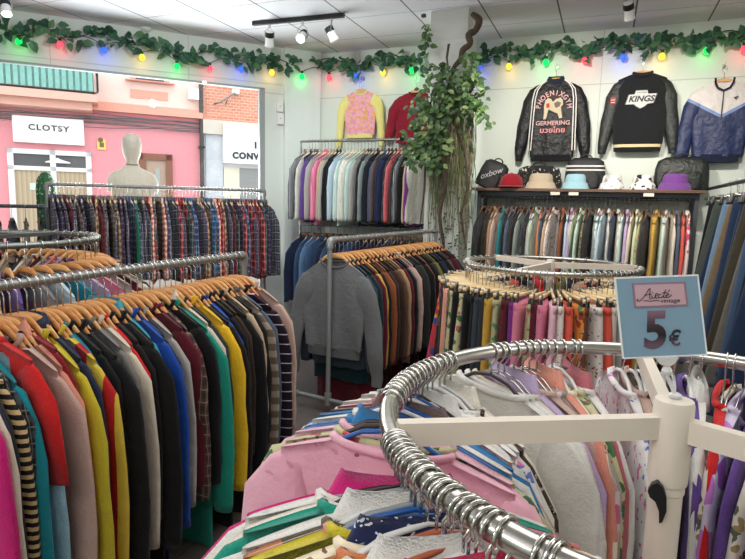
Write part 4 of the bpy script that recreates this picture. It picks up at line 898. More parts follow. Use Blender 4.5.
for (pa, pb, lb) in (((187, 89), (198, 101), 'white meter box on the upper wall of the pink house'), ((231, 90), (238, 95), 'small white box on the orange brick wall')):
    s0, z1 = fp(*pa); s1, z0 = fp(*pb); bx = thing('meter_box', (F0 + UD * s0).to_tuple(), lb, 'box', THETA)
    m = MB(); m.box((0, -.16, z0), (s1 - s0, -.001, z1)); m.build('box_body', WHITE, bx, False); m = MB(); m.box((.03, -.17, z0 + .03), (s1 - s0 - .03, -.16, z1 - .03)); m.build('box_lid', WHITE, bx, False)
s0, z0 = fp(214, 104); s1, z1 = fp(232, 95)
bk = thing('wall_bracket', (F0 + UD * s0).to_tuple(), 'small metal bracket on the orange brick wall', 'bracket', THETA)
m = MB(); m.tube([(0, -.02, z0), (.1, -.2, z0 + .02), (s1 - s0, -.3, z1)], .02, 6); m.tube([(.25, -.01, z0 + .02), (.25, -.23, z0 + .08)], .015, 6); m.build('bracket_arm', GALV, bk)

# ------------------------------------------------------------------ WINDOW DISPLAY
t0_ = -1.30; mp = WP + IN * .22 + UD * t0_
mn = thing('mannequin', (mp.x, mp.y, -.0), 'beige linen bust mannequin seen from behind in the shop window', 'mannequin', THETA)
LIN = cloth(C(226, 218, 202))
prof = [(.80, .14, .10), (.90, .17, .115), (1.02, .165, .11), (1.15, .15, .105), (1.28, .175, .12), (1.40, .205, .125), (1.47, .215, .115), (1.52, .195, .095), (1.555, .13, .075), (1.58, .075, .062), (1.60, .058, .056)]
m = MB(); n = 24
m.rings([[(rx * sg(math.cos(2*PI*i/n), .9), ry * sg(math.sin(2*PI*i/n), .9), z) for i in range(n)] for z, rx, ry in prof]); m.build('torso', LIN, mn)
m = MB(); m.rings([[(rx * math.cos(2*PI*i/n), ry * math.sin(2*PI*i/n) + yo, z) for i in range(n)] for z, rx, ry, yo in [(1.602, .055, .055, 0), (1.64, .052, .054, 0), (1.665, .062, .075, .01), (1.70, .077, .092, .015), (1.75, .086, .104, .012), (1.80, .088, .106, .01), (1.845, .080, .098, .008), (1.88, .055, .07, .005), (1.895, .015, .02, .002)]]); m.build('head', LIN, mn)
m = MB(); m.tube([(.058*math.cos(2*PI*i/20), .056*math.sin(2*PI*i/20), 1.603) for i in range(20)], .006, 6, closed=True); m.build('neck_ring', plain(C(120, 110, 96), .5), mn)
m = MB(); m.tube([(0, 0, .03), (0, 0, .8)], .015, 10); m.build('pole', BLACK, mn)
m = MB(); m.lathe([(.16, 0), (.16, .015), (.03, .03)], 24); m.build('base', BLACK, mn)
for s in (-1, 1):   # shoulder caps
    m = MB(); m.rings([[(s * (.165 + q * .06), ry * math.sin(2*PI*i/16), 1.455 - q * .05 + rz_ * math.cos(2*PI*i/16)) for i in range(16)] for q, ry, rz_ in ((0, .085, .085), (.4, .082, .085), (.8, .068, .07), (1.0, .03, .035))]); m.build('shoulder_cap', LIN, mn)
cp = on_z(45, 172, 1.60); q = WP + IN * .22; 
cp = on_pl(45, 172, WP + IN * .25, ND)
ct = thing('cactus', (cp.x, cp.y, 0), 'tall green column cactus with pale dots standing in the shop window', 'cactus')
t = NT('cactus_skin'); v, s = t.coord(); vo = t.n('ShaderNodeTexVoronoi'); t.l(v, vo.inputs['Vector']); vo.inputs['Scale'].default_value = 34; CA = t.fin(t.mix(t.math('LESS_THAN', vo.outputs['Distance'], .22), C(34, 92, 54), C(190, 220, 180)), .6)
m = MB(); rs = []; zt_ = cp.z
for z, r_ in [(.26, .05), (.34, .066), (.7, .072), (1.1, .072), (zt_ - .14, .072), (zt_ - .07, .064), (zt_ - .02, .04), (zt_, .012)]:
    rs.append([((r_ * (1 + .10 * (i % 2))) * math.cos(2*PI*i/24), (r_ * (1 + .10 * (i % 2))) * math.sin(2*PI*i/24), z) for i in range(24)])
m.rings(rs); m.build('cactus_stem', CA, ct)
m = MB(); m.lathe([(.09, 0), (.12, .25), (.13, .28), (.11, .28), (.10, .25), (.001, .25)], 24); m.build('pot', plain(C(210, 206, 198), .5), ct)

# ------------------------------------------------------------------ CEILING FIXTURES
def spot_head(t, p, aim, lit=False, sc=1.0):
    """one adjustable spot head hung from its track at p (local)"""
    d = Vector(aim).normalized(); q = d.to_track_quat('Z', 'Y').to_matrix().to_4x4(); h0 = Vector(p) + Vector((0, 0, -.13 * sc)); Mx = Matrix.Translation(h0) @ q
    m = MB(); m.lathe([(.030*sc, -.07*sc), (.036*sc, -.065*sc), (.038*sc, .02*sc), (.044*sc, .07*sc), (.040*sc, .07*sc), (.034*sc, .055*sc), (.001, .05*sc)], 20, M=Mx); hd = m.build('spot_head', plain(C(232, 232, 230), .35, name='lamp_white'), t)
    m = MB(); m.lathe([(.0375*sc, -.06*sc), (.0405*sc, -.058*sc), (.0415*sc, -.015*sc), (.0385*sc, -.012*sc)], 20, M=Mx, cap=False); m.build('heat_sink', BLACK, hd)
    m = MB(); m.lathe([(.001, .052*sc), (.034*sc, .056*sc), (.034*sc, .058*sc), (.001, .060*sc)], 20, M=Mx); m.build('lens', emis((1, .96, .88, 1), 14 if lit else 1.2, 'spot_lens'), hd)
    m = MB(); rt = (q @ Vector((1, 0, 0))); pts = [Vector(p), Vector(p) + Vector((0, 0, -.04 * sc))]
    m.tube(pts, .010*sc, 8)
    for s in (-1, 1): m.tube([Vector(p) + Vector((0, 0, -.03*sc)), Vector(p) + rt * s * .046*sc + Vector((0, 0, -.07*sc)), h0 + rt * s * .046*sc], .004*sc, 6)
    m.build('yoke', metal(C(190, 190, 190), .3), hd)
tA = on_z(253, 24, CEIL - .02); tB = on_z(344, 15.5, CEIL - .02); dT = (tB - tA); Lt = dT.length; rT = math.atan2(dT.y, dT.x)
tr = thing('track_light', (tA.x, tA.y, CEIL), 'black ceiling track with three white spotlights left of the column', 'track light', rT)
m = MB(); m.box((0, -.018, -.034), (Lt, .018, -.001)); m.build('track', BLACK, tr, False)
for f, aim, lit in ((.19, (-.35, .5, -1), False), (.56, (.15, -1.0, -.75), True), (.87, (.5, .2, -1), False)): spot_head(tr, (Lt * f, 0, -.034), Matrix.Rotation(-rT, 3, 'Z') @ Vector(aim), lit, .95)
q = on_z(5, -6, CEIL - .05); t2 = thing('ceiling_spotlight', (q.x, q.y, CEIL), 'white lit ceiling spotlight at the upper left corner', 'spotlight')
m = MB(); m.box((-.3, -.018, -.034), (.04, .018, -.001)); m.build('track', WHITE, t2, False); spot_head(t2, (0, 0, -.034), (.45, -.25, -1), True, .9)
q = on_z(630, -4, CEIL - .05); t3 = thing('ceiling_spotlight', (q.x, q.y, CEIL), 'white ceiling spotlight at the top above the varsity jacket', 'spotlight')
m = MB(); m.box((-.22, -.018, -.034), (.22, .018, -.001)); m.build('track', WHITE, t3, False); spot_head(t3, (0, 0, -.034), (.2, .8, -.9), False, .9)
def gpt(px, py, d=.02): return on_pl(px, py, WP + IN * d, ND)
q = on_z(146, 28, CEIL); sm = thing('smoke_detector', (q.x, q.y, CEIL), 'small round white detector on the ceiling near the window wall', 'detector')
m = MB(); m.lathe([(.045, -.001), (.048, -.015), (.03, -.03), (.001, -.032)], 20); m.build('detector_body', WHITE, sm); m = MB(); m.lathe([(.05, 0), (.05, -.006)], 20); m.build('base_plate', WHITE, sm)
for px, lb in ((205, 'small round downlight above the shop window near the downpipe'), (234, 'smaller round downlight near the right end of the window head')):
    q = WP + UD * ((gpt(px, 88) - WP).dot(UD)) ; dl = thing('downlight', (q + ND * .04).to_tuple()[:2] + (HEAD,), lb, 'downlight')
    m = MB(); m.lathe([(.045 if px < 220 else .022, .0), (.045 if px < 220 else .022, -.012), (.001, -.012)], 20); m.build('downlight_lens', emis((1, 1, .97, 1), 2.5, 'downlight_glow'), dl)
for (px, py, hh, lb) in ((279, 107, .13, 'upper white alarm box on the narrow wall beside the window'), (279.5, 119, .14, 'lower white alarm box on the narrow wall beside the window')):
    q = gpt(px, py, .0); b_ = thing('alarm_box', q, lb, 'alarm box', THETA)
    m = MB(); m.box((-.035, -.045, -hh/2 + .01), (.035, -.001, hh/2 - .01)); m.build('housing', WHITE, b_, False); m = MB(); m.box((-.004, -.048, -.005), (.004, -.045, .005)); m.build('indicator', plain(C(90, 90, 96), .4), b_, False)

# ------------------------------------------------------------------ GARLAND AND COLOURED LIGHTS
bulbs = [(19,41,'g'),(60,44,'r'),(104,50,'b'),(142,57,'y'),(177,66,'g'),(210,68,'r'),(241,68,'b'),(272,72,'y'),(302,76,'g'),(329,77,'r'),(356,75,'b'),(383,72,'y'),(411,70,'g'),(479,68,'b'),(509,66,'y'),(546,62,'g'),(585,60,'r'),(623,57,'b'),(662,56,'y'),(707,50,'g'),(744,49,'r')]
BC = dict(g=(.0, .85, .09, 1), r=(1, .05, .08, 1), b=(.02, .08, 1, 1), y=(1, .58, .03, 1))
BM = {k: emis(c, 2.0, 'bulb_glow') for k, c in BC.items()}
def wallpt(px, py, d=.07):
    if px < 305: return gpt(px, py, d)
    return on_y(px, py, BACKY - d)
LEAFM = [plain(C(66, 110, 84), .45, name='garland_leaf'), plain(C(46, 88, 66), .45, name='garland_leaf'), plain(C(84, 124, 84), .5, name='garland_leaf')]
def garland(pxs, lab_g, lab_l, bl, seed):
    rnd = random.Random(seed); g_ = thing('leaf_garland', wallpt(*pxs[0]), lab_g, 'garland'); o0 = g_.location.copy()
    pts = []
    for (xa, ya), (xb, yb) in zip(pxs[:-1], pxs[1:]):
        n = max(2, int(abs(xb - xa) / 6))
        for q in range(n):
            f = q / n; x = xa + (xb - xa) * f; y = ya + (yb - ya) * f + 4.0 * math.sin(x * .11) ; pts.append(wallpt(x, y, .06 + .02 * math.sin(x * .3)))
    m = MB(); m.tube([p - o0 for p in pts], .005, 6); m.build('vine_stem', plain(C(60, 70, 44), .7), g_)
    m = MB()
    for a_, b_ in zip(pts[:-1], pts[1:]):
        L_ = (b_ - a_).length; n = max(1, int(L_ * 78))
        along = (b_ - a_).normalized(); wn = Vector((0, -1, 0)) if a_.y > BACKY - .3 and a_.x > -3.1 else IN
        for q in range(n):
            p = a_.lerp(b_, rnd.random()) + Vector((0, 0, rnd.uniform(-.07, .07)))
            d = along * rnd.uniform(-1, 1) + Vector((0, 0, rnd.uniform(-.9, .75))) + wn * rnd.uniform(.0, .7); l = rnd.uniform(.075, .115)
            p.z = min(p.z, CEIL - .07)
            if p.z > CEIL - .16: d.z = -abs(d.z) * .8
            m.leaf(p + d.normalized() * .03 + wn * .02 - o0, d, wn + Vector((rnd.uniform(-.5,.5), rnd.uniform(-.5,.5), rnd.uniform(-.3,.5))), l, l * .62, rnd.choice([0, 0, 0, 1, 1, 2]))
    m.build('foliage', LEAFM, g_, False)
    l_ = thing('string_lights', wallpt(*bl[0][:2]), lab_l, 'string lights'); o1 = l_.location.copy(); bp = [wallpt(x, y, .075) for x, y, _ in bl]; w = []
    for a_, b_ in zip(bp[:-1], bp[1:]):
        for q in range(8): f = q / 8; w.append(a_.lerp(b_, f) + Vector((0, 0, .045 + .05 * math.sin(PI * f))) - o1)
    w.append(bp[-1] + Vector((0, 0, .045)) - o1); m = MB(); m.tube(w, .0035, 6); m.build('wire', plain(C(26, 50, 36), .5), l_)
    for p, (_, _, k) in zip(bp, bl):
        m = MB(); m.lathe([(.001, -.034), (.016, -.029), (.026, -.014), (.027, .002), (.018, .018), (.012, .026)], 16, p - o1); bb = m.build('bulb', BM[k], l_)
        m = MB(); m.lathe([(.0135, .022), (.0145, .05), (.001, .052)], 12, p - o1); m.build('socket', plain(C(26, 50, 36), .5), bb)
garland([(-14, 20), (20, 30), (60, 33), (104, 36), (142, 43), (177, 50), (210, 54), (241, 57), (272, 61), (303, 63)], 'green leaf garland along the wall above the shop window', 'string of coloured bulbs on the garland above the shop window', bulbs[:8], 1)
garland([(307, 63), (329, 62), (356, 62), (383, 58), (411, 56), (432, 55)], 'green leaf garland on the back wall left of the column', 'string of coloured bulbs on the back wall left of the column', bulbs[8:13], 2)
garland([(469, 56), (509, 50), (546, 48), (585, 45), (623, 43), (662, 40), (707, 36), (762, 32)], 'green leaf garland on the back wall above the three jackets', 'string of coloured bulbs on the back wall above the three jackets', bulbs[13:], 3)
for x, y, k in bulbs:      # each lit bulb throws a little coloured light on the wall
    l = bpy.data.lights.new('bulb_light', 'POINT'); l.energy = .26; l.color = BC[k][:3]; l.shadow_soft_size = .027
    o = bpy.data.objects.new('bulb_light', l); COL.objects.link(o); o.location = wallpt(x, y, .105) - Vector((0, 0, .05))

def smooth(P, n):
    out = []
    for i in range(len(P) - 1):
        p0 = P[max(0, i-1)]; p1 = P[i]; p2 = P[i+1]; p3 = P[min(len(P)-1, i+2)]
        for q in range(n):
            u = q / n; out.append(.5 * ((2*p1) + (p2-p0)*u + (2*p0-5*p1+4*p2-p3)*u*u + (3*p1-p0-3*p2+p3)*u**3))
    return out + [P[-1]]
def resamp(v, n): return [float(a) for a in np.interp(np.linspace(0, len(v) - 1, n), range(len(v)), v)]
# ------------------------------------------------------------------ COLUMN VINE
rnd = random.Random(9); VY = CY - .10
vp = lambda px, py, d=0.0: on_y(px, py, VY - d)
vb = vp(450, 235); vn = thing('climbing_vine', (vb.x, vb.y, 0), 'leafy artificial vine with twisted branch and hanging roots wrapped round the white column', 'plant'); vo_ = vn.location.copy()
BRK = NT('bark'); v, s = BRK.coord(); n = BRK.noise(v, 30, 6, .7); BRK.bump(n, .8, .02); BARK = BRK.fin(BRK.mix(n, C(48, 38, 32), C(104, 86, 70)), .9)
m = MB(); pts = [vp(472, 14), vp(479, 20), vp(476, 30), vp(469, 35), vp(470, 44), vp(463, 50), vp(461, 59), vp(455, 66), vp(452, 74), vp(449, 88), vp(446, 104), vp(448, 125), vp(443, 150), vp(446, 180), vp(440, 215), vp(444, 250), vp(442, 300)]
pts = smooth(pts, 4); m.tube([p - vo_ for p in pts], resamp([.020, .030, .026, .030, .024, .026, .024, .019, .020, .020, .022, .018, .017, .015, .014, .012, .012], len(pts)), 9); m.build('branch', BARK, vn)
for pl2 in ([(449, 44), (447, 58), (450, 74)], [(447, 100), (456, 120), (465, 150), (467, 185), (462, 215), (466, 250)], [(445, 95), (436, 118), (426, 150), (424, 190), (420, 225)], [(452, 88), (461, 100), (466, 118)], [(441, 88), (432, 100), (424, 112)]):
    m = MB(); m.tube([vp(x, y, -.02 if x > 455 else 0) - vo_ + Vector((rnd.uniform(-.01, .01), 0, 0)) for x, y in pl2], [.011] + [.009] * (len(pl2) - 2) + [.005], 7); m.build('branch', BARK, vn)
RM = [plain(C(112, 98, 76), .9, name='root_fibre'), plain(C(96, 118, 72), .9, name='moss_fibre'), plain(C(146, 140, 112), .9, name='root_fibre')]
m = MB()
for i in range(150):
    x = 428 + 46 * rnd.random(); y = rnd.uniform(88, 150); yb = y + rnd.uniform(40, 120); pts = []
    for q in range(9): f = q / 8; pts.append(on_y(x + 2.2 * math.sin(f * 5 + i), y + (min(yb, 262) - y) * f, CY - rnd.uniform(.012, .07)) - vo_)
    m.tube(pts, [.0042 - .0003 * q for q in range(9)], 4, mi=rnd.choice([0, 1, 1, 2]))
ro = m.build('hanging_roots', RM, vn); ro['kind'] = 'stuff'
LV = [plain(C(84, 116, 64), .5, name='vine_leaf'), plain(C(58, 90, 50), .5, name='vine_leaf'), plain(C(126, 150, 92), .5, name='vine_leaf'), plain(C(48, 78, 46), .5, name='vine_leaf')]
m = MB()
cl_ = [(428, 35, 4, 20, 38), (440, 76, 16, 14, 95), (455, 86, 16, 14, 80), (432, 96, 18, 14, 100), (452, 104, 16, 14, 70), (418, 112, 12, 12, 60), (430, 124, 20, 14, 120), (414, 138, 12, 14, 70), (432, 146, 18, 14, 110), (418, 156, 12, 8, 55), (436, 164, 12, 8, 35), (408, 164, 6, 5, 14),
       (472, 66, 9, 14, 50), (478, 92, 9, 18, 75), (474, 112, 8, 12, 45), (470, 80, 10, 12, 50), (486, 118, 5, 5, 9), (492, 126, 4, 3, 5), (467, 58, 6, 6, 18)]
for cx, cy_, rx, ry, n in cl_:
    for i in range(int(n * .72)):
        a_ = rnd.uniform(0, 2*PI); r_ = math.sqrt(rnd.random()); dp_ = rnd.uniform(-.05, .17); p = vp(cx + rx*r_*math.cos(a_), cy_ + ry*r_*math.sin(a_), dp_)
        d = Vector((rnd.uniform(-1, 1), rnd.uniform(-.8, .2), rnd.uniform(-1.1, .35))); l = rnd.uniform(.04, .075)
        m.leaf(p - vo_, d, Vector((rnd.uniform(-.6, .6), -1, rnd.uniform(-.2, .9))), l, l * .62, rnd.choice([0, 0, 1, 1, 2, 3]))
m.build('foliage', LV, vn, False)
# thin moss tendrils climbing the column below
m = MB()
for i in range(260):
    x = rnd.uniform(431, 471); y = rnd.uniform(130, 285); p = on_y(x, y, CY - rnd.uniform(.008, .03)); d = Vector((rnd.uniform(-1, 1), -.4, rnd.uniform(-1, .4))); m.leaf(p - vo_, d, Vector((0, -1, .2)), rnd.uniform(.018, .034), .014, rnd.choice([0, 1, 3]))
mo = m.build('moss_tufts', LV, vn, False); mo['kind'] = 'stuff'

# ------------------------------------------------------------------ CLOTHES ON THE BACK WALL
def wall_garment(name, label, cat, top, wsh, whem, L, body_m, sl_m, path, neck=.075, wc=None, d=.035, seed=0, hang=True, group=None, cuffs=None, hemband=None, ry=.035):
    """top = neck point on the wall (world); garment hangs flat facing the shop"""
    r = thing(name, (top.x, top.y, top.z), label, cat); 
    bm_ = body_mesh(wsh, L, d, neck, wc or wsh * 1.12, whem, .006, seed, .065, .035, 40, True)
    b = bm_.build('body', body_m, r); 
    for s in (1, -1): sleeve_mesh(s, path, ry, seed + 3, 16, .010).build('sleeve', sl_m, r)
    if hang:
        h_ = hanger('wood', Vector((top.x, top.y + .01, top.z + DROP - .006)), 0, f'wooden hanger on the wall carrying the {label.split(" hanging")[0]}'[:200], None, i=1)
        w2 = ' '.join(h_['label'].split()[:16]); h_['label'] = w2
        hk = thing('wall_hook', (top.x, BACKY - .001, top.z + DROP + .018), 'small wall hook above the ' + ' '.join(label.split()[:5]), 'hook'); mm = MB(); mm.tube([(0, 0, .006), (0, top.y - BACKY + .01, .006), (0, top.y - BACKY, .016)], .003, 6); mm.build('hook_pin', CHROME, hk); mm = MB(); mm.box((-.01, -.004, -.014), (.01, .0, .02)); mm.build('hook_plate', CHROME, hk, False)
    return r
WY = BACKY - .075
def mpp(px): return 0
# yellow floral sweatshirt
yt = on_y(361, 90, WY); pf = floral(C(236, 170, 186), C(238, 170, 90), C(226, 150, 170), 34., .6)
yl = cloth(C(238, 226, 140))
path = [(.13, -.115, .075), (.175, -.13, .068), (.205, -.18, .055), (.222, -.27, .046), (.232, -.37, .042), (.24, -.46, .038), (.245, -.54, .034), (.247, -.58, .028)]
g = wall_garment('sweatshirt', 'pale yellow sweatshirt with pink floral front hanging on the back wall', 'sweater', yt, .185, .165, .46, pf, yl, path, .07, .19, .03, 5)
m = MB(); m.rings([[(w_*sg(math.cos(2*PI*i/24), .7), .032*sg(math.sin(2*PI*i/24), .6), z) for i in range(24)] for w_, z in ((.166, -.45), (.150, -.47), (.148, -.495))]); m.build('waist_rib', yl, g)
NB2 = collar_mesh(.072, .035, .04); NB2.build('neckband', yl, g)
# red sweatshirt, half behind the vine
rt_ = on_y(416, 91, WY)
path = [(.13, -.12, .085), (.18, -.14, .078), (.225, -.20, .066), (.25, -.29, .058), (.268, -.38, .052), (.28, -.45, .046), (.285, -.49, .040)]
g = wall_garment('sweatshirt', 'dark red sweatshirt hanging on the back wall half behind the vine', 'sweater', rt_, .20, .20, .52, cloth(C(140, 30, 48)), cloth(C(140, 30, 48)), path, .07, .21, .03, 6)
collar_mesh(.072, .035, .04).build('neckband', cloth(C(110, 20, 36)), g)
# black track jacket with stripes and gym print
jt = on_y(556, 79, WY); JB = satin(C(22, 23, 27)); WT = plain(C(226, 224, 220), .6, name='white_tape')
path = [(.13, -.14, .10), (.19, -.16, .092), (.235, -.23, .078), (.265, -.34, .072), (.288, -.46, .070), (.305, -.58, .066), (.318, -.68, .054), (.325, -.76, .040), (.327, -.80, .034)]
g = wall_garment('jacket', 'black track jacket with white sleeve stripes and gym print hanging on the back wall', 'jacket', jt, .205, .215, .76, JB, JB, path, .07, .25, .04, 7)
def ribbon(mb, pts, w, y):
    pts = [Vector((p[0], 0, p[1])) for p in pts]; K_ = len(pts); vs = []
    for k in range(K_):
        t_ = (pts[min(k+1, K_-1)] - pts[max(k-1, 0)]).normalized(); nn_ = Vector((-t_.z, 0, t_.x)) * w / 2; yy = y[k] if isinstance(y, (list, tuple)) else y
        for q in (pts[k] + nn_, pts[k] - nn_): vs.append((q.x, yy, q.z)); vs.append((q.x, yy + .003, q.z))
    fs = []
    for k in range(K_ - 1):
        a_ = 4 * k; fs += [(a_, a_+2, a_+6, a_+4), (a_+1, a_+5, a_+7, a_+3), (a_, a_+4, a_+5, a_+1), (a_+2, a_+3, a_+7, a_+6)]
    mb.add(vs, fs)
for s in (1, -1):
    for off in (0, .026):
        m = MB(); ribbon(m, [(s*(.085+off*.3), -.015), (s*(.13+off*.6), -.05), (s*(.168+off), -.11), (s*(.185+off), -.2), (s*(.192+off), -.35), (s*(.197+off), -.52), (s*(.203+off), -.70)], .010, [-.022, -.034, -.047, -.054, -.056, -.056, -.056]); m.build('sleeve_stripe', WT, g, False)
m = MB(); m.rings([[(w_*sg(math.cos(2*PI*i/24), .7), .045*sg(math.sin(2*PI*i/24), .6), z) for i in range(24)] for w_, z in ((.214, -.74), (.205, -.76), (.200, -.80))]); m.build('waist_rib', cloth(C(26, 26, 30)), g)
fold_collar(.075, .055).build('collar', cloth(C(40, 44, 60)), g); g.scale = (.91, 1, .93)
PRT = plain(C(226, 176, 176), .7, name='pink_print'); YP = -.054
arc_text('back_lettering', 'PHOENIXGYM', .070, .0, -.295, .150, 172, 8, YP, PRT, g, .0015, .85)
text_obj('back_lettering', 'GERMERING', .058, (0, YP, -.435), PRT, g, bold=.0012, sx=1.05)
text_obj('back_lettering', 'มวยไทย', .068, (0, YP, -.505), plain(C(232, 150, 152), .7, name='pink_print_b'), g, bold=.0015, sx=1.15)
def blob(pts, y, mat, name, parent):
    m_ = MB(); m_.poly(pts, (y, y + .004)); return m_.build(name, mat, parent, False)
CRE = plain(C(214, 198, 168), .7, name='cream_print'); 
em = blob([(-.085, -.215), (-.06, -.19), (-.03, -.2), (-.01, -.23), (.02, -.2), (.055, -.185), (.085, -.215), (.09, -.26), (.07, -.28), (.075, -.32), (.09, -.385), (.06, -.39), (.04, -.34), (.01, -.33), (-.03, -.31), (-.05, -.30), (-.06, -.345), (-.07, -.395), (-.095, -.395), (-.09, -.33), (-.095, -.27)], YP, CRE, 'back_emblem', g)
blob([(-.075, -.245), (-.045, -.24), (-.04, -.28), (-.07, -.285)], YP - .003, plain(C(190, 60, 50), .7), 'emblem_detail', em)
blob([(.0, -.245), (.035, -.225), (.07, -.24), (.055, -.275), (.02, -.29)], YP - .003, plain(C(120, 104, 96), .7), 'emblem_detail', em)
blob([(-.05, -.175), (-.02, -.17), (.03, -.168), (.06, -.18), (.05, -.195), (.0, -.205), (-.03, -.198)], YP - .003, plain(C(70, 40, 40), .7), 'emblem_detail', em)
# black varsity jacket
vt = on_y(643, 72, WY); WOOL = cloth(C(30, 32, 35)); LEA = NT('black_leather'); v, s = LEA.coord(); n = LEA.noise(v, 24, 5, .6); LEA.bump(n, .7, .02); LEATH = LEA.fin(C(34, 38, 36), .38)
path = [(.13, -.145, .105), (.195, -.17, .095), (.24, -.25, .078), (.265, -.36, .070), (.283, -.47, .066), (.30, -.58, .060), (.312, -.67, .050), (.318, -.72, .042), (.32, -.77, .038)]
g = wall_garment('jacket', 'black varsity jacket with leather sleeves and silver crest hanging on the back wall', 'jacket', vt, .215, .225, .68, WOOL, LEATH, path, .075, .255, .045, 8)
m = MB(); m.rings([[(w_*sg(math.cos(2*PI*i/24), .7), dd_*sg(math.sin(2*PI*i/24), .6), z) for i in range(24)] for w_, dd_, z in ((.226, .05, -.66), (.215, .052, -.68), (.212, .05, -.745), (.21, .045, -.75))]); hb = m.build('waist_rib', cloth(C(26, 27, 30)), g)
for z in (-.684,): 
    m = MB(); m.rings([[(w_*sg(math.cos(2*PI*i/24), .7), .0545*sg(math.sin(2*PI*i/24), .6), z + dz) for i in range(24)] for w_, dz in ((.217, 0), (.216, -.028))], cap=True); m.build('rib_stripe', plain(C(214, 196, 156), .8, name='cream_knit'), hb)
collar_mesh(.078, .09, .03).build('collar', WOOL, g)
g.scale = (.90, 1, .91)
YP = -.058; SIL = plain(C(196, 198, 196), .5, name='silver_applique'); 
crest = [(x * .8, -.265 + (z + .265) * .8) for x, z in [(-.062, -.165), (.062, -.165), (.072, -.205), (.165, -.205), (.135, -.31), (.072, -.318), (.045, -.345), (.0, -.368), (-.045, -.345), (-.072, -.318), (-.165, -.318), (-.135, -.21), (-.072, -.205)]]
blob([(x * 1.07, (z + .265) * 1.09 - .265) for x, z in crest], YP + .001, plain(C(90, 92, 92), .5), 'crest_border', g); cb2 = blob(crest, YP - .003, SIL, 'crest', g)
text_obj('crest_lettering', 'KINGS', .074, (0, YP - .0055, -.263), BLACK, cb2, bold=.003, shear=.25, sx=1.05)
text_obj('crest_lettering', 'LOS ANGELES', .014, (0, YP - .0055, -.203), BLACK, cb2)
m = MB(); m.box((-.275, -.05, -.30), (-.225, -.035, -.235)); pt = m.build('sleeve_patch', plain(C(160, 50, 54), .6, name='red_patch'), g, False)
m = MB(); m.box((-.268, -.053, -.285), (-.232, -.05, -.28)); m.box((-.268, -.053, -.262), (-.232, -.05, -.257)); m.build('patch_lines', WT, pt, False)
# white and navy track jacket at the right
wt = on_y(724, 80, WY); t = NT('two_tone_nylon'); v, s = t.coord(); n = t.noise(v, 14, 4); t.bump(n, .6, .03)
edge = t.math('ADD', -.34, t.math('MULTIPLY', t.math('ABSOLUTE', s[0]), .55))     # chevron seam between yoke and body
nav = t.math('LESS_THAN', s[2], edge); mid = t.math('LESS_THAN', s[2], t.math('ADD', edge, .03))
TW = t.fin(t.mix(nav, t.mix(mid, C(222, 214, 212), C(120, 146, 196)), C(34, 46, 88)), .5)
path = [(.13, -.14, .105), (.195, -.165, .096), (.245, -.25, .08), (.268, -.36, .074), (.285, -.47, .072), (.298, -.58, .070), (.305, -.66, .062), (.31, -.72, .048), (.31, -.75, .04)]
g = wall_garment('jacket', 'white and navy zip track jacket hanging on the back wall at the right', 'jacket', wt, .215, .21, .68, TW, TW, path, .06, .25, .04, 9)
m = MB(); m.rings([[(w_*sg(math.cos(2*PI*i/24), .7), .045*sg(math.sin(2*PI*i/24), .6), z) for i in range(24)] for w_, z in ((.212, -.66), (.19, -.69), (.185, -.73))]); m.build('waist_rib', cloth(C(30, 36, 58)), g)
m = MB(); ribbon(m, [(-.078, .012), (-.074, -.03), (-.05, -.075), (0, -.10), (.05, -.075), (.074, -.03), (.078, .012)], .018, -.047); m.build('collar', cloth(C(30, 36, 58)), g)
m = MB(); m.box((-.005, -.052, -.34), (.005, -.046, -.10)); m.build('zip', BLACK, g, False)
m = MB(); m.poly([(.085, -.165), (.12, -.15), (.125, -.16), (.10, -.172), (.125, -.178), (.1, -.182)], (-.049, -.053)); m.build('chest_emblem', plain(C(90, 80, 80), .6), g, False); g.scale = (.88, 1, .93)

# ------------------------------------------------------------------ HATS AND BAGS ON THE SHELF
ST = sz + .012; HY = 5.45
def on_shelf(px, dy=0): 
    p = on_y(px, 188, HY + dy); return Vector((p.x, HY + dy, ST))
def bucket(px, wpx, hgt, mat, label, dy=0, band=None):
    p = on_shelf(px, dy); r = thing('bucket_hat', p, label, 'hat'); w = wpx * .0094 / 2 * .93; hgt *= .88
    m = MB(); m.lathe([(w, .004), (w * .98, .0), (w * .82, hgt * .42), (w * .74, hgt * .45), (w * .70, hgt * .80), (w * .62, hgt * .95), (w * .5, hgt), (.001, hgt * 1.02)], 32, sy=.92, cap=False); m.build('crown', mat, r, auto=60)
    m = MB(); m.lathe([(w * 1.0, .008), (w * 1.02, .0), (w * .99, .0), (w * .80, hgt * .40)], 32, sy=.92, cap=False); m.build('brim', mat, r, auto=60); 
    m = MB(); m.lathe([(w * .758, hgt * .44), (w * .765, hgt * .455), (w * .752, hgt * .50), (w*.742, hgt*.50)], 32, sy=.92, cap=False); m.build('hat_band', band or mat, r); return r
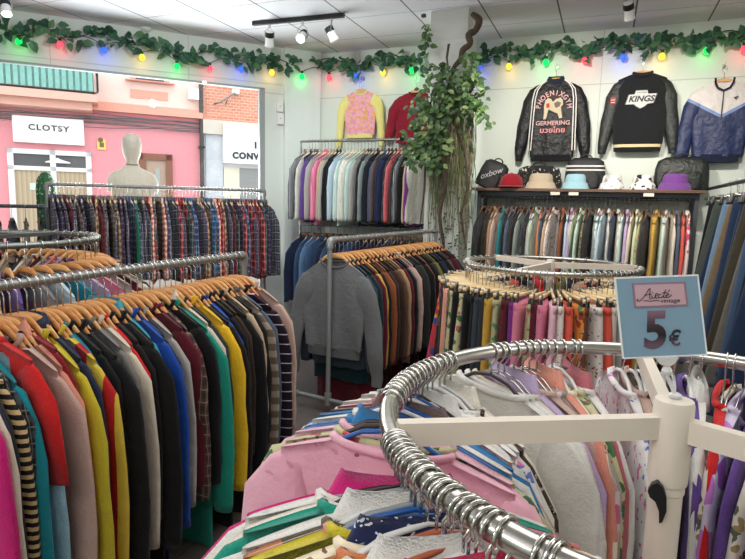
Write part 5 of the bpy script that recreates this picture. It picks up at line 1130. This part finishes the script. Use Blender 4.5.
def bag(px, wpx, hgt, mat, label, dy=.13, tilt=0, name='backpack', strap=True, stripe=None):
    p = on_shelf(px, dy); r = thing(name, p, label, 'bag'); w = wpx * .0097 / 2; m = MB(); n = 28; Mx = Matrix.Rotation(tilt, 4, 'Y')
    prof = [(.9, .0, .8), (1.0, .03, 1), (1.0, .35, 1.0), (.97, .65, .95), (.88, .88, .75), (.6, .985, .45), (.2, 1.0, .2)]
    m.rings([[Mx @ Vector((w*a_*sg(math.cos(2*PI*i/n), .6), .075*c_*sg(math.sin(2*PI*i/n), .6), hgt*z)) for i in range(n)] for a_, z, c_ in prof]); m.build('bag_body', mat, r)
    m = MB(); m.rings([[Mx @ Vector((w*.72*a_*sg(math.cos(2*PI*i/n), .6), -.07 + .035*sg(math.sin(2*PI*i/n), .6), hgt*z)) for i in range(n)] for a_, z in ((.9, .06), (1, .1), (1, .45), (.8, .56))]); m.build('front_pocket', mat, r)
    m = MB(); m.tube([Mx @ Vector((w*.3*math.cos(a_), 0, hgt*.97 + .035*math.sin(a_))) for a_ in [PI*q/8 for q in range(9)]], .006, 6); m.build('handle', mat, r)
    if stripe:
        m = MB()
        for z in (.58, .70): m.rings([[Mx @ Vector((w*.995*sg(math.cos(2*PI*i/n), .6), .0765*sg(math.sin(2*PI*i/n), .6), hgt*(z + dz))) for i in range(n)] for dz in (0, .05)], cap=False)
        m.build('stripe', stripe, r)
    return r
BGM = NT('black_nylon'); v, s = BGM.coord(); n = BGM.noise(v, 16, 4, .6); BGM.bump(n, .5, .02); NYL = BGM.fin(C(34, 35, 38), .6)
b_ = bag(487, 27, .27, NYL, 'black soft bag with white script leaning at the left end of the hat shelf', .06, .38, 'bag')
text_obj('bag_script', 'oxbow', .075, (-.0, -.0, 0), plain(C(190, 190, 192), .6), b_, shear=.4, rot=0).data.transform(Matrix.Translation((.05, -.11, .135)) @ Matrix.Rotation(-.3, 4, 'Y'))
# red cap
p = on_shelf(511, -.02); r = thing('cap', p, 'dark red cap on the hat shelf beside the black soft bag', 'hat'); RC = cloth(C(150, 30, 44))
m = MB(); m.lathe([(.10, .0), (.108, .02), (.106, .06), (.092, .10), (.06, .128), (.02, .138), (.001, .139)], 28, cap=False); m.build('crown', RC, r)
m = MB(); n = 14; up_ = []; lo_ = []
for q in range(n + 1):
    a_ = PI * (1.0 + q / n); up_.append((.105*math.cos(a_), .105*math.sin(a_)*.6 - .02, .03)); lo_.append((.125*math.cos(a_), .19*math.sin(a_) , .012))
m.add(up_ + lo_, [(i, i+1, i+n+2, i+n+1) for i in range(n)]); m.add([(x, y, z - .005) for x, y, z in up_ + lo_], [(i+n+1, i+n+2, i+1, i) for i in range(n)]); m.build('visor', RC, r)
m = MB(); m.lathe([(.008, .137), (.008, .143), (.001, .145)], 10); m.build('button', RC, r)
bag(538, 42, .22, floral(C(40, 38, 38), C(210, 206, 200), C(90, 84, 80), 40., .35), 'black patterned bag standing behind the beige bucket hat', .17)
bucket(540.5, 33, .155, cloth(C(200, 182, 158)), 'beige bucket hat on the hat shelf in front of the patterned bag')
bag(584, 36, .29, NYL, 'black backpack with two white stripes behind the light blue hat', .17, stripe=plain(C(214, 212, 208), .6))
bucket(575, 28, .15, cloth(C(160, 200, 214)), 'light blue bucket hat on the hat shelf')
bucket(611.5, 25, .145, floral(C(226, 224, 220), C(180, 180, 178), C(150, 150, 150), 26., .5), 'white and grey mottled bucket hat on the hat shelf')
bucket(642.5, 26, .145, floral(C(220, 220, 216), C(40, 40, 42), C(110, 110, 110), 26., .5), 'black and white marbled bucket hat on the hat shelf')
bag(680, 44, .29, LEATH, 'black leather backpack behind the purple bucket hat', .15)
bucket(674.5, 31, .155, cloth(C(120, 70, 146)), 'purple bucket hat at the right end of the hat shelf')

# ------------------------------------------------------------------ PRICE SIGN ON THE FRONT RACK
fw = Vector((-R[0][2], -R[1][2], 0)).normalized()      # horizontal direction the sign faces away from
post = PCT + Vector((0, 0, 0)); zt2 = FZ + .044
sc_ = on_pl(660.5, 317, PCT, fw)
yaw = math.atan2(fw.y, fw.x) - PI/2
ps = thing('price_sign', (PCT.x, PCT.y, zt2), 'light blue price sign reading 5 euro on the front round rack', 'sign', yaw); Sg = Matrix.Rotation(yaw, 4, 'Z').inverted()
def sl(px, py): 
    p = on_pl(px, py, PCT, fw) - Vector((PCT.x, PCT.y, zt2)); p = Sg @ p; return (p.x, p.z)
cs = [sl(616, 279), sl(697, 276), sl(706, 354), sl(624, 357.5)]
cs = cs[::-1]
m = MB(); m.poly(cs, (0, .0015)); m.build('blue_card', plain(C(138, 172, 196), .35, name='blue_card'), ps, False)
cx_ = sum(c[0] for c in cs) / 4; cz_ = sum(c[1] for c in cs) / 4
acr = bpy.data.materials.new('clear_acrylic'); acr.use_nodes = True; ab = acr.node_tree.nodes['Principled BSDF']; ab.inputs['Base Color'].default_value = (.9, .93, .95, 1); ab.inputs['Transmission Weight'].default_value = .0; ab.inputs['Roughness'].default_value = .25
m = MB(); q_ = [(cx_ + (x - cx_) * 1.035, cz_ + (z - cz_) * 1.035) for x, z in cs]
for i in range(4):
    a_, b2 = q_[i], q_[(i+1) % 4]; c_, d_ = cs[(i+1) % 4], cs[i]; m.poly([a_, b2, c_, d_], (-.0006, .0022))
m.build('acrylic_edge', acr, ps, False)
e1 = [sl(632, 283), sl(685, 281.5), sl(688, 306), sl(634, 308)][::-1]; e2 = [sl(634, 285), sl(683, 283.5), sl(685.5, 304), sl(636, 306)][::-1]
m = MB(); m.poly(e1, (-.0012, -.0002)); m.build('logo_border', plain(C(158, 130, 152), .4, name='mauve_border'), ps, False); m = MB(); m.poly(e2, (-.0018, -.0010)); lp_ = m.build('logo_panel', plain(C(214, 178, 190), .4, name='pink_panel'), ps, False)
INK = plain(C(44, 36, 46), .5, name='ink')
roll = math.atan2(sl(697, 276)[1] - sl(616, 279)[1], sl(697, 276)[0] - sl(616, 279)[0])
# handwritten shop name as pen strokes (pixel coordinates measured on the card)
def stroke(mb, pts, r=.00055):
    P = [Vector((sl(x, y)[0], -.0022, sl(x, y)[1])) for x, y in pts]; out = []
    for i in range(len(P) - 1):
        p0 = P[max(0, i-1)]; p1 = P[i]; p2 = P[i+1]; p3 = P[min(len(P)-1, i+2)]
        for q in range(5):
            u = q / 5; out.append(.5 * ((2*p1) + (p2-p0)*u + (2*p0-5*p1+4*p2-p3)*u*u + (3*p1-p0-3*p2+p3)*u**3))
    out.append(P[-1]); mb.tube(out, r, 6)
Z = lambda a, b: (600 + a / 4.655, 260 + b / 4.655)
m = MB()
for st in ([(175, 180), (168, 186), (180, 190), (200, 172), (222, 138), (230, 134), (228, 160), (228, 178), (236, 180)], [(205, 166), (222, 158), (236, 160)], [(238, 164), (240, 176), (248, 176), (256, 168)], [(254, 168), (266, 160), (262, 154), (254, 162), (256, 176), (268, 174)],
           [(282, 160), (272, 160), (270, 172), (280, 174), (290, 166)], [(302, 136), (294, 160), (292, 172), (302, 172)], [(286, 152), (308, 150)], [(304, 168), (316, 160), (312, 154), (304, 162), (306, 174), (322, 168), (330, 160)], [(314, 146), (322, 138)], [(241, 150), (243, 152)], [(200, 188), (235, 190), (262, 186), (272, 190)]):
    stroke(m, [Z(*p) for p in st])
m.build('script_lettering', INK, lp_)
vx, vz = sl(*Z(324, 188)); text_obj('vintage_lettering', 'vintage', .0085, (vx, -.0019, vz), INK, lp_, bold=0, extrude=.0003, sx=1.15, rot=roll)
# big figure 5 and euro sign with mauve to black print
t = NT('printed_figure'); v, s = t.coord(); z0_ = sl(655, 345)[1]; z1_ = sl(655, 310)[1]
g_ = t.math('DIVIDE', t.math('SUBTRACT', s[2], z0_), z1_ - z0_); cr = t.n('ShaderNodeValToRGB'); t.l(g_, cr.inputs[0])
for i, (p_, c_) in enumerate(((0, C(110, 84, 104)), (.28, C(34, 26, 34)), (.55, C(60, 46, 58)), (1, C(146, 112, 132)))):
    e = cr.color_ramp.elements[i] if i < 2 else cr.color_ramp.elements.new(p_)
    e.position = p_; e.color = c_
FIG = t.fin(cr.outputs[0], .4)
f5 = sl(655.5, 331.5); text_obj('figure_five', '5', .073, (f5[0], -.0006, f5[1]), FIG, ps, bold=.0024, extrude=.0006, sx=.92, rot=roll)
fe = sl(675, 339); text_obj('euro_symbol', '€', .031, (fe[0], -.0006, fe[1]), FIG, ps, bold=.0005, extrude=.0006, sx=.85, rot=roll)
cx1, cz1 = sl(667, 357); cx2, cz2 = sl(667, 371)
CLR = plain(C(220, 220, 222), .2, name='frosted_plastic')
m = MB(); m.poly([sl(678, 357), sl(656, 358), sl(660, 364), sl(667, 367), sl(674, 363)], (.003, -.003)); m.build('sign_clip', CLR, ps, False)
m = MB(); m.lathe([(.001, -.0075), (.0055, -.005), (.0075, 0), (.0055, .005), (.001, .0075)], 16, (cx2, 0, cz2)); m.tube([(cx2, 0, cz2), (cx1, 0, cz1)], .0025, 8); m.build('ball_joint', CLR, ps)
m = MB(); m.tube([(0, 0, -.001), (0, 0, .004), (cx2, 0, cz2 - .006)], .003, 8); m.lathe([(.009, 0), (.009, .004), (.004, .007)], 16); m.build('stem', CLR, ps)
